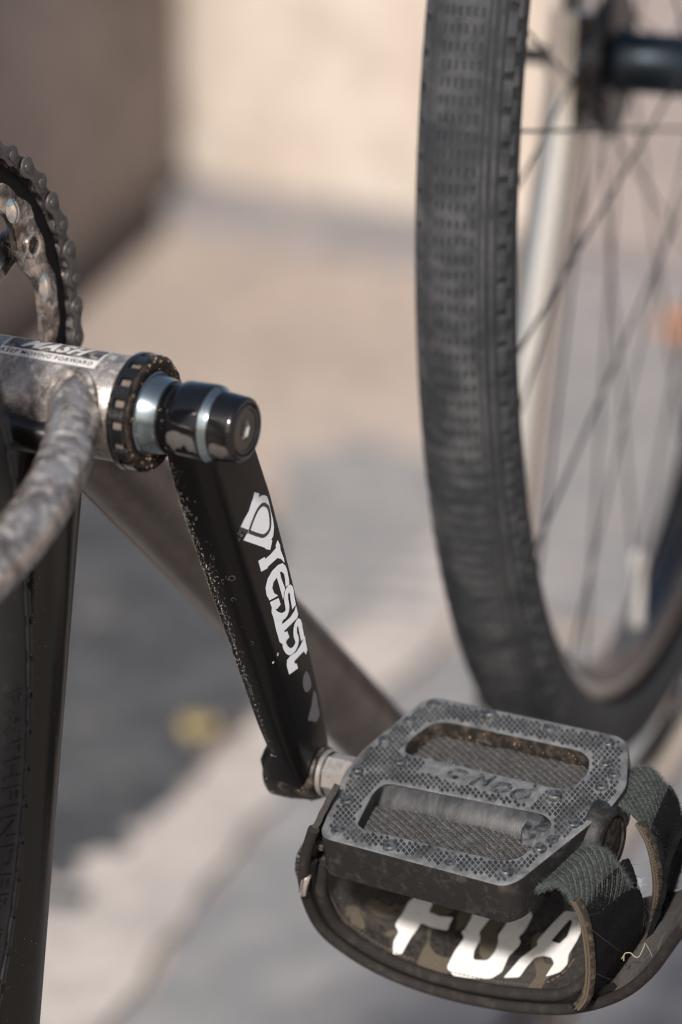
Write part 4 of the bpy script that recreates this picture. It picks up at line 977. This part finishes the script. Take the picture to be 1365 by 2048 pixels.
b5, v5, e5 = band([(-38, -6), (-48, -3), (-54, -4), (-58, -10), (-60.5, -18), (-59.5, -26)], -28.5, 12.0, 'webbing', 'webbing_end')
b6, v6, e6 = band([(97, 26), (91, 19), (86, 9), (82, -6), (77, -26), (70, -43), (60, -56)], 6.0, 17.0, 'fuzz_black', 'hook_strip', weave=.15, twist=lambda f: -3)
b7, v7, e7 = band([(63, -4), (66, -11), (67.5, -24), (67, -38), (64, -50), (58, -57)], -23.0, 15.0, 'fuzz_black', 'hook_strip', th=3.0, weave=.05, twist=lambda f: 4.0)
b8, v8, e8 = band([(67, -2), (70.5, -10), (71.5, -24), (70, -38), (66, -50), (60, -58)], 24.0, 14.0, 'fuzz_black', 'hook_strip', th=3.0, weave=.05, twist=lambda f: -2.5)
for pth, v_ in (([(60.5, -1.5), (63, -9), (64, -22), (63.4, -36), (61, -48), (57, -55)], -38.6), ([(66.2, 1), (70.2, -9), (71.6, -24), (70, -38), (65, -52)], 9.6)):
    m = MB(); q = catmull([pp(a, v_, b) for a, b in pth], 10); m.tube(q, 2.3, 10, flat=(1, .75)); eb = sb(m, 'edge_binding', 'binding')
    m = MB()
    for k in range(len(q) - 1):
        for dv in (-.9, .9): m.tube([q[k].lerp(q[k + 1], .08) + PV * -2.0 + PU * dv, q[k].lerp(q[k + 1], .9) + PV * -2.1 + PU * (dv * .4)], .42, 5)
    o = sb(m, 'stitching', 'stitch'); props(o, kind='stuff')
# loose fibres
def fibres(name, seeds, n, lmin, lmax, w, material, spread=1.0, down=.3):
    m = MB()
    for _ in range(n):
        p = Vector(random.choice(seeds)); d = Vector((random.gauss(0, 1), random.gauss(0, 1), random.gauss(-down, 1))).normalized(); l = random.uniform(lmin, lmax)
        e = d.orthogonal().normalized(); c_ = Vector((random.gauss(0, 1), random.gauss(0, 1), random.gauss(0, 1))).normalized() * l * .35 * spread
        pts = [p, p + d * l * .5 + c_ * .5, p + d * l + c_]
        wv = [w, w * .85, w * .4]; e2_ = d.cross(e)
        vs = []
        for q, ww in zip(pts, wv): vs += [q + e * ww, q - e * ww * .5 + e2_ * ww * .87, q - e * ww * .5 - e2_ * ww * .87]
        m.add(vs, [(0, 1, 4, 3), (1, 2, 5, 4), (2, 0, 3, 5), (3, 4, 7, 6), (4, 5, 8, 7), (5, 3, 6, 8)])
    o = sb(m, name, material); props(o, kind='stuff'); return o
random.seed(33)
e3p = [p for p, _ in e3]; e4p = [p for p, _ in e4]
fibres('fuzz', e3p, 5200, .5, 2.0, .055, 'fuzz', 2.2); fibres('fuzz', e4p, 4400, .5, 1.8, .055, 'fuzz', 2.2)
fibres('fuzz', v3, 4200, .4, 1.4, .05, 'fuzz', 2.4); fibres('fuzz', v4, 3400, .4, 1.3, .05, 'fuzz', 2.4)
fibres('fuzz', v6 + v7 + v8, 20000, .6, 2.2, .065, 'fuzz_black', 2.2)
fibres('loose_thread', e3p + e4p + [p for p, _ in e7], 34, 5, 13, .05, 'fuzz', 1.6)
# steel ring at the inner end
m = MB(); ring = []
for k in range(40):
    a = 2 * pi * k / 40; cx, cy = cos(a), sin(a); q = (abs(cx) ** 4 + abs(cy) ** 4) ** -.25
    ring.append(pp(-56.5 + 2.0 * cy, -30 + 13 * cx * q, -22.5 + 6.0 * cy * q))
m.tube(ring, 1.7, 12, closed=True); sb(m, 'strap_ring', 'chrome')

# small litter caught on the strap, things of their own
def litter(name, m, material, loc_mm, label, cat):
    o = m.build(name, material, None, Matrix.Translation(ROOT_LOC) @ Matrix.Rotation(ROOT_RZ, 4, 'Z') @ IDM); props(o, label, cat); return o
m = MB(); P0 = su(82, -38, -22); tw = catmull([P0 + Vector((-1, 0, 3)) + Vector(v) * .6 for v in ((-10, -3, -7), (-9.5, -3, -2), (-6, -2, -1), (-3, -2, -3), (0, -2, -2), (3, -2, 5), (4, -2, 8), (8, -2, 2), (10, -2, -4))], 5)
m.tube(tw, [.2 if i < 28 else .1 for i in range(len(tw))], 6); m.tube([P0 + Vector((-6.8, -2, 1.5)), P0 + Vector((-7.8, -2, -.5))], .22, 6)
litter('straw', m, 'straw', None, 'thin bent straw stalk caught on the lower edge of the strap', 'straw')
m = MB(); random.seed(2); W0 = pp(71, -8, -14)
for k in range(90):
    a = random.uniform(0, 2 * pi); r0 = random.uniform(0, 1.5); r1 = random.uniform(1, 4.2); q0 = W0 + Vector((r0 * cos(a), random.uniform(-1, 1), r0 * sin(a))); q1 = W0 + Vector((r1 * cos(a + random.uniform(-.6, .6)), random.uniform(-3, 3), r1 * .55 * sin(a + random.uniform(-.6, .6))))
    m.tube([q0, q0.lerp(q1, .5) + Vector((0, 0, random.uniform(-.6, .6))), q1], .04, 4)
litter('cobweb', m, 'cobweb', None, 'pale tuft of cobweb stretched between the frayed strap ends', 'cobweb')
